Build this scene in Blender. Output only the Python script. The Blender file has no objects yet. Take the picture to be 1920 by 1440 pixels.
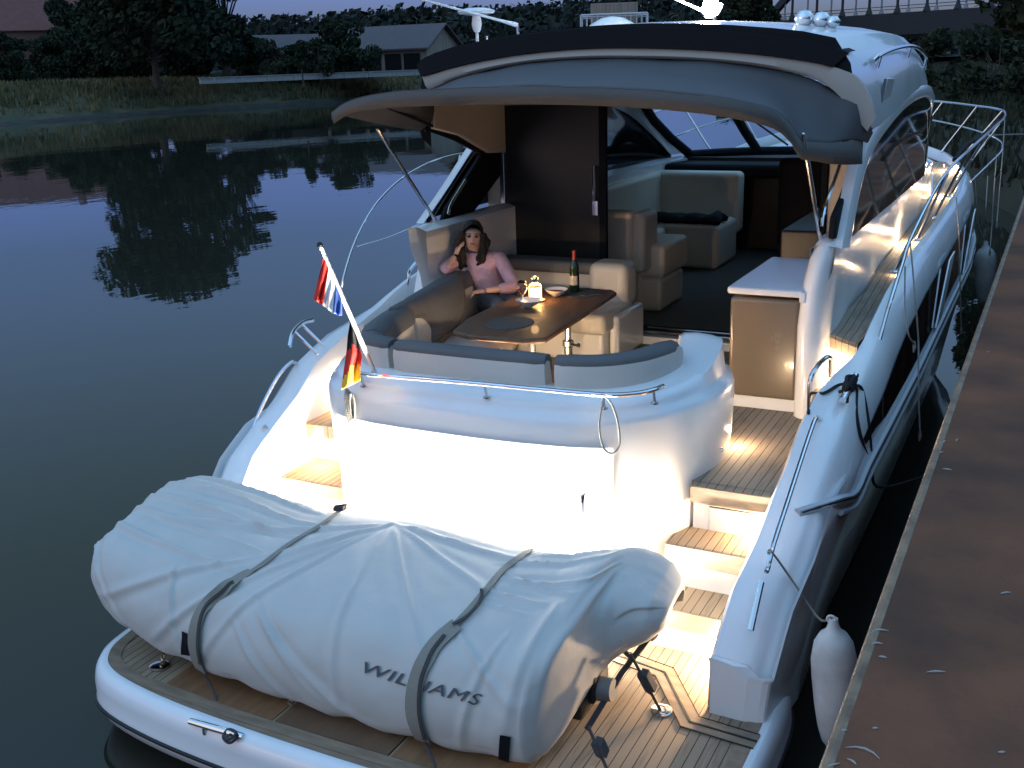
import bpy, bmesh, math, random
from mathutils import Vector, Matrix, noise
from mathutils.bvhtree import BVHTree
random.seed(7)
R = math.radians
scene = bpy.context.scene
COL = scene.collection

# ---------------------------------------------------------------- camera, world, sun, exposure
F = 2000.0
n_ = Vector((220, 6698, 2000.)).normalized()
d_ = Vector((1060, -632, 2000.)).normalized()
t_ = n_.cross(d_)
if t_.x < 0: t_ = -t_
Bm = Matrix((t_, d_, -n_))              # camera (right, down, forward) -> world
CAM = Vector((0, 0, 3.55))
right = Bm @ Vector((1, 0, 0)); up = -(Bm @ Vector((0, 1, 0))); back = -(Bm @ Vector((0, 0, 1)))
cd = bpy.data.cameras.new('camera'); cam = bpy.data.objects.new('camera', cd); COL.objects.link(cam)
M4 = Matrix((right, up, back)).transposed().to_4x4(); M4.translation = CAM
cam.matrix_world = M4
cd.sensor_width = 36; cd.lens = F / 1920 * 36; cd.clip_start = 0.05; cd.clip_end = 8000
scene.camera = cam

world = bpy.data.worlds.new("World"); scene.world = world; world.use_nodes = True
wn = world.node_tree.nodes; wl = world.node_tree.links
sky = wn.new('ShaderNodeTexSky'); sky.sky_type = 'NISHITA'; sky.sun_disc = False
SUN_EL = R(2.0); SUN_ROT = R(215)
sky.sun_elevation = SUN_EL; sky.sun_rotation = SUN_ROT
sky.air_density = 1.0; sky.dust_density = 0.6; sky.ozone_density = 2.5
bg = wn['Background']; bg.inputs['Strength'].default_value = 0.15
# blue-hour colouring of the sky by height: dim violet-blue low ahead, clearer and brighter overhead
tcw = wn.new('ShaderNodeTexCoord'); sxw = wn.new('ShaderNodeSeparateXYZ'); wl.new(tcw.outputs['Generated'], sxw.inputs[0])
rw = wn.new('ShaderNodeValToRGB'); wl.new(sxw.outputs[2], rw.inputs[0])
SKY_K = [(0.0,(.026,.054,.33)),(.14,(.070,.078,.150)),(.40,(.25,.205,.15)),(1.0,(.88,.81,.74))]
rw.color_ramp.elements[0].position = 0; rw.color_ramp.elements[0].color = (*SKY_K[0][1], 1)
rw.color_ramp.elements[1].position = 1; rw.color_ramp.elements[1].color = (*SKY_K[3][1], 1)
for p_, c_ in SKY_K[1:3]: e_ = rw.color_ramp.elements.new(p_); e_.color = (*c_, 1)
sc_ = wn.new('ShaderNodeVectorMath'); sc_.operation = 'SCALE'; sc_.inputs['Scale'].default_value = 8; wl.new(rw.outputs[0], sc_.inputs[0])
tint = wn.new('ShaderNodeVectorMath'); tint.operation = 'MULTIPLY'
wl.new(sky.outputs[0], tint.inputs[0]); wl.new(sc_.outputs[0], tint.inputs[1]); wl.new(tint.outputs[0], bg.inputs['Color'])
sd = bpy.data.lights.new('dusk_sun', 'SUN'); sd.energy = 0.02; sd.angle = R(20); sd.color = (1, .85, .7)
so = bpy.data.objects.new('dusk_sun', sd); COL.objects.link(so)
so.rotation_euler = (R(80), 0, -SUN_ROT + math.pi)
scene.view_settings.view_transform = 'Standard'; scene.view_settings.look = 'None'
scene.view_settings.exposure = 1.75; scene.view_settings.gamma = 1.0

# ---------------------------------------------------------------- measuring helpers (real planes of the place)
def ray(px, py): return Bm @ Vector((px - 960, py - 720, F)).normalized()
def U(ax, v, px, py):
    r = ray(px, py); i = 'xyz'.index(ax); return CAM + r * ((v - CAM[i]) / r[i])
def at(px, py, dist):
    return CAM + ray(px, py) * dist

# ---------------------------------------------------------------- materials
MATS = {}
def nodes_of(m): return m.node_tree.nodes, m.node_tree.links
def mat(name, col, rough=.5, metal=0, spec=.5, bump=0, bscale=20, var=0, vscale=3, coat=0, trans=0, emit=None, estr=0, ior=1.45, stretch=None, col2=None, sheen=0, wet=0):
    m = bpy.data.materials.new(name); m.use_nodes = True
    N, L = nodes_of(m); b = N['Principled BSDF']
    b.inputs['Base Color'].default_value = (*col, 1); b.inputs['Roughness'].default_value = rough
    b.inputs['Metallic'].default_value = metal; b.inputs['IOR'].default_value = ior
    b.inputs['Specular IOR Level'].default_value = spec
    b.inputs['Coat Weight'].default_value = coat; b.inputs['Coat Roughness'].default_value = .05
    b.inputs['Transmission Weight'].default_value = trans
    b.inputs['Sheen Weight'].default_value = sheen
    tc = N.new('ShaderNodeTexCoord'); mp = N.new('ShaderNodeMapping'); L.new(tc.outputs['Object'], mp.inputs[0])
    if stretch: mp.inputs['Scale'].default_value = stretch
    if var or col2:
        nz = N.new('ShaderNodeTexNoise'); nz.inputs['Scale'].default_value = vscale; nz.inputs['Detail'].default_value = 6
        L.new(mp.outputs[0], nz.inputs['Vector'])
        cr = N.new('ShaderNodeValToRGB'); c2 = col2 or tuple(c * (1 - var) for c in col)
        cr.color_ramp.elements[0].color = (*c2, 1); cr.color_ramp.elements[1].color = (*col, 1)
        cr.color_ramp.elements[0].position = .35; cr.color_ramp.elements[1].position = .65
        L.new(nz.outputs[0], cr.inputs[0]); L.new(cr.outputs[0], b.inputs['Base Color'])
        rr = N.new('ShaderNodeMapRange'); rr.inputs[3].default_value = max(0, rough - .08); rr.inputs[4].default_value = min(1, rough + .08)
        L.new(nz.outputs[0], rr.inputs[0]); L.new(rr.outputs[0], b.inputs['Roughness'])
    if bump:
        n2 = N.new('ShaderNodeTexNoise'); n2.inputs['Scale'].default_value = bscale; n2.inputs['Detail'].default_value = 5
        L.new(mp.outputs[0], n2.inputs['Vector'])
        bp = N.new('ShaderNodeBump'); bp.inputs['Strength'].default_value = bump; bp.inputs['Distance'].default_value = .02
        L.new(n2.outputs[0], bp.inputs['Height']); L.new(bp.outputs[0], b.inputs['Normal'])
    if emit:
        b.inputs['Emission Color'].default_value = (*emit, 1); b.inputs['Emission Strength'].default_value = estr
    MATS[name] = m
    return m

WHITE = mat('white_gelcoat', (.78, .79, .80), .22, coat=.5, var=.06, vscale=2)
CREAM = mat('cream_moulding', (.66, .58, .45), .45, var=.08)
LIPM = mat('roof_edge_moulding', (.36, .35, .32), .5, var=.08)
CHROME = mat('polished_steel', (.72, .72, .74), .12, metal=1)
DULLST = mat('brushed_steel', (.45, .46, .48), .3, metal=1)
BLACKG = mat('dark_tinted_glass', (.006, .007, .008), .04, coat=.3)
DOORG = mat('smoked_door_glass', (.022, .022, .020), .38, spec=.3)
BLACKC = mat('black_canvas', (.008, .009, .012), .8, spec=.2, bump=.15, bscale=60)
GREYC = mat('grey_awning_canvas', (.082, .078, .082), .85, bump=.25, bscale=5, var=.12, vscale=2.5)
HEMC = mat('awning_hem', (.11, .105, .10), .85, bump=.2, bscale=40)
CHAR = mat('charcoal_upholstery', (.12, .12, .122), .7, bump=.1, bscale=80, var=.15)
VINYL = mat('pale_vinyl', (.60, .57, .52), .42, bump=.05, bscale=30, var=.06)
SALON = mat('cream_saloon_leather', (.70, .63, .51), .5, bump=.08, bscale=25, var=.08)
BARFR = mat('bronze_bar_front', (.16, .125, .09), .25, coat=.4, var=.05)
COVER = mat('grey_tender_cover', (.52, .505, .475), .6, bump=.25, bscale=7, var=.05, vscale=4, sheen=.2)
STRAP = mat('webbing', (.25, .235, .20), .8, bump=.3, bscale=150)
STRAPD = mat('dark_webbing', (.055, .05, .05), .8, bump=.3, bscale=150)
BLACKR = mat('black_rubber', (.012, .012, .013), .55)
DARKIN = mat('dark_joinery', (.035, .028, .022), .4, var=.2)
FLOORIN = mat('saloon_carpet', (.11, .10, .085), .95, bump=.4, bscale=200)
HEADL = mat('headlining', (.45, .43, .40), .8)
ROPEW = mat('pale_rope', (.27, .25, .22), .9, bump=.5, bscale=120)
ROPEB = mat('black_rope', (.015, .015, .017), .8, bump=.5, bscale=120)
FENDER = mat('white_fender_vinyl', (.62, .62, .60), .5, var=.25, vscale=6, bump=.05)
RUBW = mat('grey_rub_rail', (.40, .42, .45), .35)
ANTIF = mat('antifouling', (.02, .025, .03), .7)
SKIN = mat('skin', (.58, .36, .27), .5, bump=.03)
HAIR = mat('dark_brown_hair', (.02, .013, .009), .55, bump=.8, bscale=60, stretch=(3, 3, .6))
PINK = mat('pink_knit', (.78, .47, .52), .9, bump=.5, bscale=70, var=.15, vscale=9)
JEANS = mat('grey_trousers', (.10, .11, .13), .85, bump=.2, bscale=90)
CERAM = mat('white_ceramic', (.75, .76, .78), .2, coat=.4)
GLASS = mat('clear_glass', (.95, .97, .98), .02, trans=1)
WINEG = mat('green_bottle_glass', (.012, .035, .015), .08, coat=.3)
LABEL = mat('paper_label', (.62, .55, .42), .7, var=.2, vscale=30)
FOIL = mat('red_foil', (.35, .05, .03), .4)
SLATE = mat('grey_placemat', (.09, .085, .08), .8, bump=.3, bscale=120)
BRASS = mat('brass', (.75, .55, .28), .25, metal=1)
RED = mat('flag_red', (.62, .03, .02), .8, bump=.1, bscale=60); WHT = mat('flag_white', (.8, .8, .8), .8, bump=.1); BLU = mat('flag_blue', (.03, .08, .32), .8, bump=.1)
FBLK = mat('flag_black', (.012, .012, .012), .8); FGLD = mat('flag_gold', (.8, .45, .03), .8)
MARBLE = mat('white_solid_surface', (.74, .73, .74), .18, coat=.3)
GREYPL = mat('grey_plastic', (.18, .18, .18), .5)
WARML = mat('warm_led', (1, .8, .5), .5, emit=(1, .62, .28), estr=60)
COLDL = mat('cold_led', (1, 1, 1), .5, emit=(1, .96, .88), estr=120)
FLAME = mat('candle_flame', (1, .7, .3), .5, emit=(1, .55, .18), estr=45)
AMBER = mat('frosted_warm_glass', (.9, .75, .5), .4, emit=(1, .55, .2), estr=3.2)

def teak_mat(name, base, dark, spacing=.052, rough=.75, vgrain=True):
    m = bpy.data.materials.new(name); m.use_nodes = True; N, L = nodes_of(m); b = N['Principled BSDF']
    b.inputs['Roughness'].default_value = rough; b.inputs['Specular IOR Level'].default_value = .3
    g = N.new('ShaderNodeNewGeometry'); sx = N.new('ShaderNodeSeparateXYZ'); L.new(g.outputs['Position'], sx.inputs[0])
    dv = N.new('ShaderNodeMath'); dv.operation = 'DIVIDE'; dv.inputs[1].default_value = spacing; L.new(sx.outputs[0], dv.inputs[0])
    fr = N.new('ShaderNodeMath'); fr.operation = 'FRACT'; L.new(dv.outputs[0], fr.inputs[0])
    fl = N.new('ShaderNodeMath'); fl.operation = 'FLOOR'; L.new(dv.outputs[0], fl.inputs[0])
    lt = N.new('ShaderNodeMath'); lt.operation = 'LESS_THAN'; lt.inputs[1].default_value = .085; L.new(fr.outputs[0], lt.inputs[0])
    wn_ = N.new('ShaderNodeTexWhiteNoise'); wn_.noise_dimensions = '1D'; L.new(fl.outputs[0], wn_.inputs['W'])
    mp = N.new('ShaderNodeMapping'); mp.inputs['Scale'].default_value = (45, 4, 20); L.new(g.outputs['Position'], mp.inputs[0])
    nz = N.new('ShaderNodeTexNoise'); nz.inputs['Scale'].default_value = 1.6; nz.inputs['Detail'].default_value = 6; L.new(mp.outputs[0], nz.inputs['Vector'])
    n3 = N.new('ShaderNodeTexNoise'); n3.inputs['Scale'].default_value = 2.2; n3.inputs['Detail'].default_value = 4; L.new(g.outputs['Position'], n3.inputs['Vector'])
    a = N.new('ShaderNodeMath'); a.operation = 'MULTIPLY_ADD'; a.inputs[1].default_value = .35; L.new(wn_.outputs[0], a.inputs[0]); L.new(nz.outputs[0], a.inputs[2])
    a2 = N.new('ShaderNodeMath'); a2.operation = 'MULTIPLY_ADD'; a2.inputs[1].default_value = .6; L.new(n3.outputs[0], a2.inputs[0]); L.new(a.outputs[0], a2.inputs[2])
    cr = N.new('ShaderNodeValToRGB'); cr.color_ramp.elements[0].color = (*[c * .55 for c in base], 1); cr.color_ramp.elements[1].color = (*base, 1)
    cr.color_ramp.elements[0].position = .55; cr.color_ramp.elements[1].position = 1.15 if False else 1.0
    L.new(a2.outputs[0], cr.inputs[0])
    mx = N.new('ShaderNodeMix'); mx.data_type = 'RGBA'; L.new(lt.outputs[0], mx.inputs[0]); L.new(cr.outputs[0], mx.inputs[6]); mx.inputs[7].default_value = (*dark, 1)
    L.new(mx.outputs[2], b.inputs['Base Color'])
    bp = N.new('ShaderNodeBump'); bp.inputs['Strength'].default_value = .3; bp.inputs['Distance'].default_value = .003; bp.invert = True
    L.new(lt.outputs[0], bp.inputs['Height']); L.new(bp.outputs[0], b.inputs['Normal'])
    return m
TEAK = teak_mat('teak_planking', (.33, .24, .16), (.02, .018, .016))
TEAKW = teak_mat('weathered_teak_planking', (.27, .215, .16), (.02, .018, .016))
TEAKS = mat('teak_margin', (.28, .20, .135), .75, var=.3, vscale=3, stretch=(2, 8, 8), bump=.1)
TABLE = mat('varnished_table', (.18, .09, .052), .52, coat=.04, var=.35, vscale=3, stretch=(9, 1.2, 3))

# ---------------------------------------------------------------- object helpers
def wloc(o):
    v = Vector((0, 0, 0))
    while o: v += o.location; o = o.parent
    return v
def tag(o, label, cat, group=None, kind=None):
    o['label'] = label; o['category'] = cat
    if group: o['group'] = group
    if kind: o['kind'] = kind
    return o
def thing(name, label, cat, loc, group=None):
    o = bpy.data.objects.new(name, None); o.empty_display_size = .1; COL.objects.link(o); o.location = loc
    return tag(o, label, cat, group)
class MB:
    def __init__(s): s.v = []; s.f = []; s.m = []; s.cur = 0
    def add(s, vs, fs):
        k = len(s.v); s.v += [Vector(p) for p in vs]
        for f in fs: s.f.append([i + k for i in f]); s.m.append(s.cur)
        return s
    def box(s, a, b):
        x0, y0, z0 = [min(a[i], b[i]) for i in range(3)]; x1, y1, z1 = [max(a[i], b[i]) for i in range(3)]
        return s.add([(x0,y0,z0),(x1,y0,z0),(x1,y1,z0),(x0,y1,z0),(x0,y0,z1),(x1,y0,z1),(x1,y1,z1),(x0,y1,z1)],
                     [(3,2,1,0),(4,5,6,7),(0,1,5,4),(1,2,6,5),(2,3,7,6),(3,0,4,7)])
    def obox(s, c, ax, ay, az):          # oriented box from centre and three half-axes
        c, ax, ay, az = map(Vector, (c, ax, ay, az)); v = []
        for k in (-1, 1):
            for (i, j) in ((-1,-1),(1,-1),(1,1),(-1,1)): v.append(c + ax*i + ay*j + az*k)
        return s.add(v, [(3,2,1,0),(4,5,6,7),(0,1,5,4),(1,2,6,5),(2,3,7,6),(3,0,4,7)])
    def grid(s, rows, closeu=False, closev=False):
        nr, nc = len(rows), len(rows[0]); vs = [p for r in rows for p in r]; fs = []
        for i in range(nr if closeu else nr - 1):
            for j in range(nc if closev else nc - 1):
                a, b = i * nc + j, i * nc + (j + 1) % nc
                c, d = ((i + 1) % nr) * nc + (j + 1) % nc, ((i + 1) % nr) * nc + j
                fs.append((a, b, c, d))
        return s.add(vs, fs)
    def tube(s, path, r, n=8, cap=True, closed=False):
        path = [Vector(p) for p in path]; rows = []; m = len(path)
        rs = r if isinstance(r, (list, tuple)) else [r] * m
        ref = None
        for i, p in enumerate(path):
            if closed: t = path[(i+1) % m] - path[i-1]
            else: t = path[min(i + 1, m - 1)] - path[max(i - 1, 0)]
            if t.length < 1e-9: t = Vector((0, 0, 1))
            t.normalize()
            if ref is None: ref = Vector((0, 0, 1)) if abs(t.z) < .9 else Vector((1, 0, 0))
            u = (ref - t * ref.dot(t)).normalized(); w = t.cross(u); ref = u
            rows.append([p + (u * math.cos(a) + w * math.sin(a)) * rs[i] for a in [2 * math.pi * k / n for k in range(n)]])
        k = len(s.v); s.grid(rows, closeu=closed, closev=True)
        if cap and not closed:
            s.f.append([k + j for j in range(n)][::-1]); s.m.append(s.cur)
            s.f.append([k + (m - 1) * n + j for j in range(n)]); s.m.append(s.cur)
        return s
    def ribbon(s, path, w, t, up=Vector((0, 0, 1))):
        path = [Vector(p) for p in path]; rows = []; ups = up if isinstance(up, list) else [up] * len(path)
        for i, p in enumerate(path):
            tt = (path[min(i + 1, len(path) - 1)] - path[max(i - 1, 0)]).normalized()
            sd_ = tt.cross(ups[i]).normalized(); uu = ups[i].normalized()
            rows.append([p - sd_*w/2 - uu*t/2, p + sd_*w/2 - uu*t/2, p + sd_*w/2 + uu*t/2, p - sd_*w/2 + uu*t/2])
        s.grid(rows, closev=True); k = len(s.v) - 4 * len(path)
        s.f.append([k+3,k+2,k+1,k]); s.m.append(s.cur); s.f.append([len(s.v)-4+j for j in range(4)]); s.m.append(s.cur)
        return s
    def lathe(s, prof, c, n=24, axis=None):
        c = Vector(c); rows = []
        Mx = Matrix.Identity(3) if axis is None else Vector((0, 0, 1)).rotation_difference(Vector(axis)).to_matrix()
        for r, z in prof: rows.append([c + Mx @ Vector((r * math.cos(2*math.pi*k/n), r * math.sin(2*math.pi*k/n), z)) for k in range(n)])
        s.grid(rows, closev=True); return s
    def prism(s, pts, off):               # polygon (3-D points) extruded by a vector
        off = Vector(off); m = len(pts); k = len(s.v)
        s.v += [Vector(p) for p in pts] + [Vector(p) + off for p in pts]
        s.f.append([k + i for i in range(m)][::-1]); s.m.append(s.cur); s.f.append([k + m + i for i in range(m)]); s.m.append(s.cur)
        for i in range(m): s.f.append([k + i, k + (i+1) % m, k + m + (i+1) % m, k + m + i]); s.m.append(s.cur)
        return s
    def build(s, name, mats, parent=None, bevel=0, smooth=35, sub=0, base=None, seg=2):
        if not isinstance(mats, (list, tuple)): mats = [mats]
        if parent is not None: o0 = wloc(parent)
        elif base is not None: o0 = Vector(base)
        else:
            o0 = Vector((sum(p.x for p in s.v) / len(s.v), sum(p.y for p in s.v) / len(s.v), min(p.z for p in s.v)))
        me = bpy.data.meshes.new(name); me.from_pydata([p - o0 for p in s.v], [], s.f)
        for m in mats: me.materials.append(m)
        for i, p in enumerate(me.polygons): p.material_index = s.m[i]
        bm = bmesh.new(); bm.from_mesh(me); bmesh.ops.remove_doubles(bm, verts=bm.verts, dist=1e-5)
        bmesh.ops.recalc_face_normals(bm, faces=bm.faces); bm.to_mesh(me); bm.free()
        if smooth: me.shade_smooth(); me.set_sharp_from_angle(angle=R(smooth))
        o = bpy.data.objects.new(name, me); COL.objects.link(o)
        if parent is not None: o.parent = parent
        else: o.location = o0
        if bevel:
            b = o.modifiers.new('bevel', 'BEVEL'); b.width = bevel; b.segments = seg; b.limit_method = 'ANGLE'; b.angle_limit = R(40)
        if sub:
            q = o.modifiers.new('sub', 'SUBSURF'); q.levels = sub; q.render_levels = sub
        return o
def cat(pts, n=8, closed=False):          # catmull-rom through points
    pts = [Vector(p) for p in pts]; out = []; m = len(pts)
    for i in range(m if closed else m - 1):
        p1, p2 = pts[i], pts[(i+1) % m]
        p0 = pts[i-1] if (closed or i > 0) else p1*2 - p2
        p3 = pts[(i+2) % m] if (closed or i + 2 < m) else p2*2 - p1
        for k in range(n):
            t = k / n
            out.append(.5 * ((2*p1) + (p2-p0)*t + (2*p0-5*p1+4*p2-p3)*t*t + (3*p1-p0-3*p2+p3)*t**3))
    if not closed: out.append(pts[-1])
    return out
def interp(tab, x):
    if x <= tab[0][0]: return tab[0][1]
    for (a, va), (b, vb) in zip(tab, tab[1:]):
        if x <= b: 
            t = (x - a) / (b - a); return va + (vb - va) * t
    return tab[-1][1]
def smoothstep(a, b, x):
    t = max(0, min(1, (x - a) / (b - a))); return t*t*(3-2*t)
def lamp(name, kind, loc, energy, color, parent, size=.05, target=None, spot=100, blend=.6, sizey=None):
    l = bpy.data.lights.new(name, kind); l.energy = energy; l.color = color
    if kind == 'AREA':
        l.size = size
        if sizey: l.shape = 'RECTANGLE'; l.size_y = sizey
    else: l.shadow_soft_size = size
    if kind == 'SPOT': l.spot_size = R(spot); l.spot_blend = blend
    o = bpy.data.objects.new(name, l); COL.objects.link(o)
    o.location = Vector(loc) - (wloc(parent) if parent else Vector()); 
    if parent: o.parent = parent
    if target is not None:
        o.rotation_euler = (Vector(target) - Vector(loc)).to_track_quat('-Z', 'Y').to_euler()
    return o
WARM = (1, .69, .40)
XC = -2.86                                # the yacht's centreline

# ================================================================ SETTING: water, ground
def shore_left():
    return [(-150,-900),(-110,-300),(-90,-60),(-84.5,20),(-83.5,50),(-82.5,64),(-83,85),(-80,98),(-76,106),(-71,114),(-62,135),(-52,165),(-44,205),(-40,260),(-60,400),(-160,620)]
def shore_right():
    return [(.25,-60),(.25,0),(.25,14),(.25,21),(-.6,25),(-2.4,31),(-5.2,40),(-9,52),(-13,68),(-17,90),(-20,120),(-20,190),(-14,260),(-20,400),(-110,640)]
m = bpy.data.materials.new('river_water'); m.use_nodes = True; N, L = nodes_of(m); b = N['Principled BSDF']
b.inputs['Base Color'].default_value = (.022, .022, .016, 1); b.inputs['Roughness'].default_value = .015; b.inputs['IOR'].default_value = 1.33
g = N.new('ShaderNodeNewGeometry')
mpw = N.new('ShaderNodeMapping'); mpw.inputs['Scale'].default_value = (1.0, .55, 1); mpw.inputs['Rotation'].default_value = (0, 0, R(-30)); L.new(g.outputs['Position'], mpw.inputs[0])
nz = N.new('ShaderNodeTexNoise'); nz.inputs['Scale'].default_value = .55; nz.inputs['Detail'].default_value = 3; L.new(mpw.outputs[0], nz.inputs['Vector'])
nz2 = N.new('ShaderNodeTexNoise'); nz2.inputs['Scale'].default_value = 4; nz2.inputs['Detail'].default_value = 2; L.new(mpw.outputs[0], nz2.inputs['Vector'])
ad = N.new('ShaderNodeMath'); ad.operation = 'MULTIPLY_ADD'; ad.inputs[1].default_value = .12; L.new(nz2.outputs[0], ad.inputs[0]); L.new(nz.outputs[0], ad.inputs[2])
bp = N.new('ShaderNodeBump'); bp.inputs['Strength'].default_value = .22; bp.inputs['Distance'].default_value = .028; L.new(ad.outputs[0], bp.inputs['Height']); L.new(bp.outputs[0], b.inputs['Normal'])
WATER = m
mb = MB(); mb.add([(-3000,-1500,0),(1500,-1500,0),(1500,4000,0),(-3000,4000,0)], [(0,1,2,3)])
o = mb.build('water', WATER, smooth=0); o['kind'] = 'structure'

GRASS = mat('bank_grass_soil', (.085, .075, .04), .95, col2=(.028, .04, .018), vscale=.35, bump=.6, bscale=2)
MUD = mat('stone_bank_edge', (.05, .045, .04), .9, col2=(.02, .02, .018), vscale=1.2, bump=.8, bscale=3)
def bank(name, shore, side, prof, mats):
    rows = []; mb = MB()
    for i, (x, y) in enumerate(shore):
        a = Vector(shore[max(0, i-1)]); c = Vector(shore[min(len(shore)-1, i+1)]); t = (c - a).normalized()
        nn = Vector((-t.y, t.x)) * side
        row = []
        for off, z in prof:
            jig = noise.noise(Vector((x*.13, y*.13, off))) * min(off, 3) * .18
            far = smoothstep(20, 200, off); dirn = (nn * (1 - far) + Vector((side * -1.0, 0)) * far)
            row.append(Vector((x + dirn.x * off, y + dirn.y * off, z + jig)))
        rows.append(row)
    mb.grid(rows); return mb
fine = lambda s: [(p.x, p.y) for p in cat([(a, b, 0) for a, b in s], 5)]
pr = [(-1.5,-1.2),(0,0.02),(.8,.28),(2.2,.8),(4.5,1.7),(7,2.6),(10,2.9),(14,3.0),(25,3.05),(60,3.05),(200,3.2),(500,6),(1400,20)]
mb = bank('ground', fine(shore_left()), 1, pr, None)
for i, f in enumerate(mb.f):
    z = sum(mb.v[k].z for k in f) / 4; mb.m[i] = 1 if z < .45 else 0
L_bank = mb.build('ground_far_bank', [GRASS, MUD], smooth=60); L_bank.name = 'river_bank'; L_bank['kind'] = 'structure'
GRASSD = mat('dark_bank_soil', (.035, .034, .018), .95, col2=(.015, .018, .009), vscale=.5, bump=.6, bscale=2)
pr2 = [(-.2,-1.2),(0,-.2),(.3,.5),(1.2,1.5),(2.5,1.76),(8,1.8),(20,2.0),(60,2.4),(200,3.6),(500,6),(1400,20)]
mb = bank('ground', fine(shore_right()), -1, pr2, None)
o = mb.build('ground', [GRASSD], smooth=60); o['kind'] = 'structure'

# hills behind the far bank
HILLM = mat('wooded_hill', (.022, .030, .022), .95, bump=.6, bscale=.05, col2=(.012,.018,.014), vscale=.02)
rows = []
for i in range(60):
    az = R(-64 + i * 84 / 59)              # from the camera, angle from +Y, negative = left
    row = []
    for j, (dd, hh) in enumerate([(330, 3), (380, 9), (470, 20), (560, 29), (640, 34), (760, 36), (1000, 38), (1500, 40)]):
        amp = .62 + .28 * smoothstep(R(-52), R(-22), az) + .1 * noise.noise(Vector((i*.21, 3, 0))) 
        amp *= 1 - .86*smoothstep(R(-15.5), R(-12.5), az)
        row.append(Vector((math.sin(az) * dd, math.cos(az) * dd, 2 + (hh - 2) * amp)))
    rows.append(row)
mb = MB(); mb.grid(rows); o = mb.build('hills', HILLM, smooth=80); o['kind'] = 'structure'
HILL_ROWS = rows

# ---------------------------------------------------------------- foliage
def leafmat(name, c1, c2):
    return mat(name, c1, .8, col2=c2, vscale=.6, spec=.2)
LEAF1 = leafmat('dark_foliage', (.030, .042, .022), (.014, .022, .012))
LEAF2 = leafmat('olive_foliage', (.045, .052, .024), (.02, .028, .014))
LEAF3 = leafmat('blue_green_foliage', (.028, .044, .034), (.014, .024, .02))
BARK = mat('bark', (.05, .04, .032), .9, bump=.8, bscale=8)
def leaves(mb, c, rad, n, size, rnd, squash=(1,1,1)):
    for _ in range(n):
        while True:
            p = Vector((rnd.uniform(-1,1), rnd.uniform(-1,1), rnd.uniform(-1,1)))
            if p.length <= 1: break
        p = p.normalized() * (p.length ** .45)
        q = c + Vector((p.x*rad*squash[0], p.y*rad*squash[1], p.z*rad*squash[2]))
        a = Vector((rnd.gauss(0,1), rnd.gauss(0,1), rnd.gauss(0,1))).normalized(); b_ = a.orthogonal().normalized()
        w = a.cross(b_); s_ = size * rnd.uniform(.5, 1.3)
        mb.add([q - b_*s_, q + w*s_*.6, q + b_*s_, q - w*s_*.6], [(0,1,2,3)])
def tree_mesh(seed, h, cw, leafsize, nl, trunkh=.3, nclump=26, shape='round'):
    rnd = random.Random(seed); tr = MB(); cr = MB()
    tr.tube(cat([(0,0,-.5),(rnd.uniform(-.2,.2),0,h*.2),(rnd.uniform(-.5,.5),rnd.uniform(-.3,.3),h*.5),(rnd.uniform(-.6,.6),0,h*.85)],4),
            [h*.026*(1-.85*k/12) for k in range(13)], 7)
    for k in range(nclump):
        if shape == 'round':
            u = rnd.uniform(0, 1); zz = trunkh + (1-trunkh-.06) * u; wmax = math.sin(math.pi * (.12 + .80 * u)) ** .7
        else:
            u = rnd.uniform(0, 1); zz = .12 + .84*u; wmax = max(.05, (1-u))**.8
        ang = rnd.uniform(0, 2*math.pi); rr = cw * wmax * rnd.uniform(.25, .95)
        c = Vector((math.cos(ang)*rr, math.sin(ang)*rr, zz*h))
        tr.tube([(0, 0, max(h*.16, c.z*rnd.uniform(.5,.75))), (c.x*.5, c.y*.5, c.z*.86), c], [h*.010, h*.006, h*.002], 4)
        leaves(cr, c, cw*rnd.uniform(.24,.42), nl // nclump, leafsize, rnd, (1,1,.72))
    return tr, cr
TREE_CACHE = {}
def tree(kind, loc, sc, rot, label, cat_, group=None, name='tree'):
    t = thing(name, label, cat_, loc, group); t.rotation_euler = (0, 0, rot); t.scale = (sc, sc, sc)
    if kind not in TREE_CACHE:
        spec = {'conifer': (16, 3.6, 1.0, .2, 1500, .1, 16, LEAF1), 'big': (11, 15.4, 8.8, .42, 11500, .20, 48, LEAF1), 'round': (12, 12, 4.6, .34, 7000, .16, 26, LEAF2),
                'bushy': (13, 9, 4.6, .32, 8000, .04, 26, LEAF1), 'tall': (14, 15, 4.0, .34, 4200, .12, 24, LEAF3),
                'shrub': (15, 3.4, 2.6, .2, 1700, .1, 12, LEAF1)}[kind]
        tr, cr = tree_mesh(spec[0], spec[1], spec[2], spec[3], spec[4], spec[5], spec[6], 'cone' if kind == 'conifer' else 'round')
        a = tr.build('trunk', BARK, base=(0,0,0)); c = cr.build('crown', spec[7], base=(0,0,0), smooth=0)
        TREE_CACHE[kind] = (a, c); a.parent = t; c.parent = t
    else:
        for src, nm in zip(TREE_CACHE[kind], ('trunk', 'crown')):
            q = src.copy(); q.name = nm; COL.objects.link(q); q.parent = t
    return t
def gp(px, dist, z=3.0):                   # ground spot seen in column px of the photo at a distance
    p = at(px, 130, dist); return (p.x, p.y, z)
G1 = 'trees along the far bank'
tree('big', gp(292, 118), 1.0, 0, 'tallest broad dark tree on the far bank, its long reflection in the river', 'tree', G1)
tree('tall', gp(430, 128), .9, 1, 'dark green tree right beside the tallest tree on the far bank', 'tree', G1)
tree('bushy', gp(150, 245), 1.75, 2, 'dense dark tree mass just right of the red-roofed house', 'tree', G1)
tree('bushy', gp(15, 190), .85, 3, 'low dark bush at the far left edge below the red roof', 'bush', G1)
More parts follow.
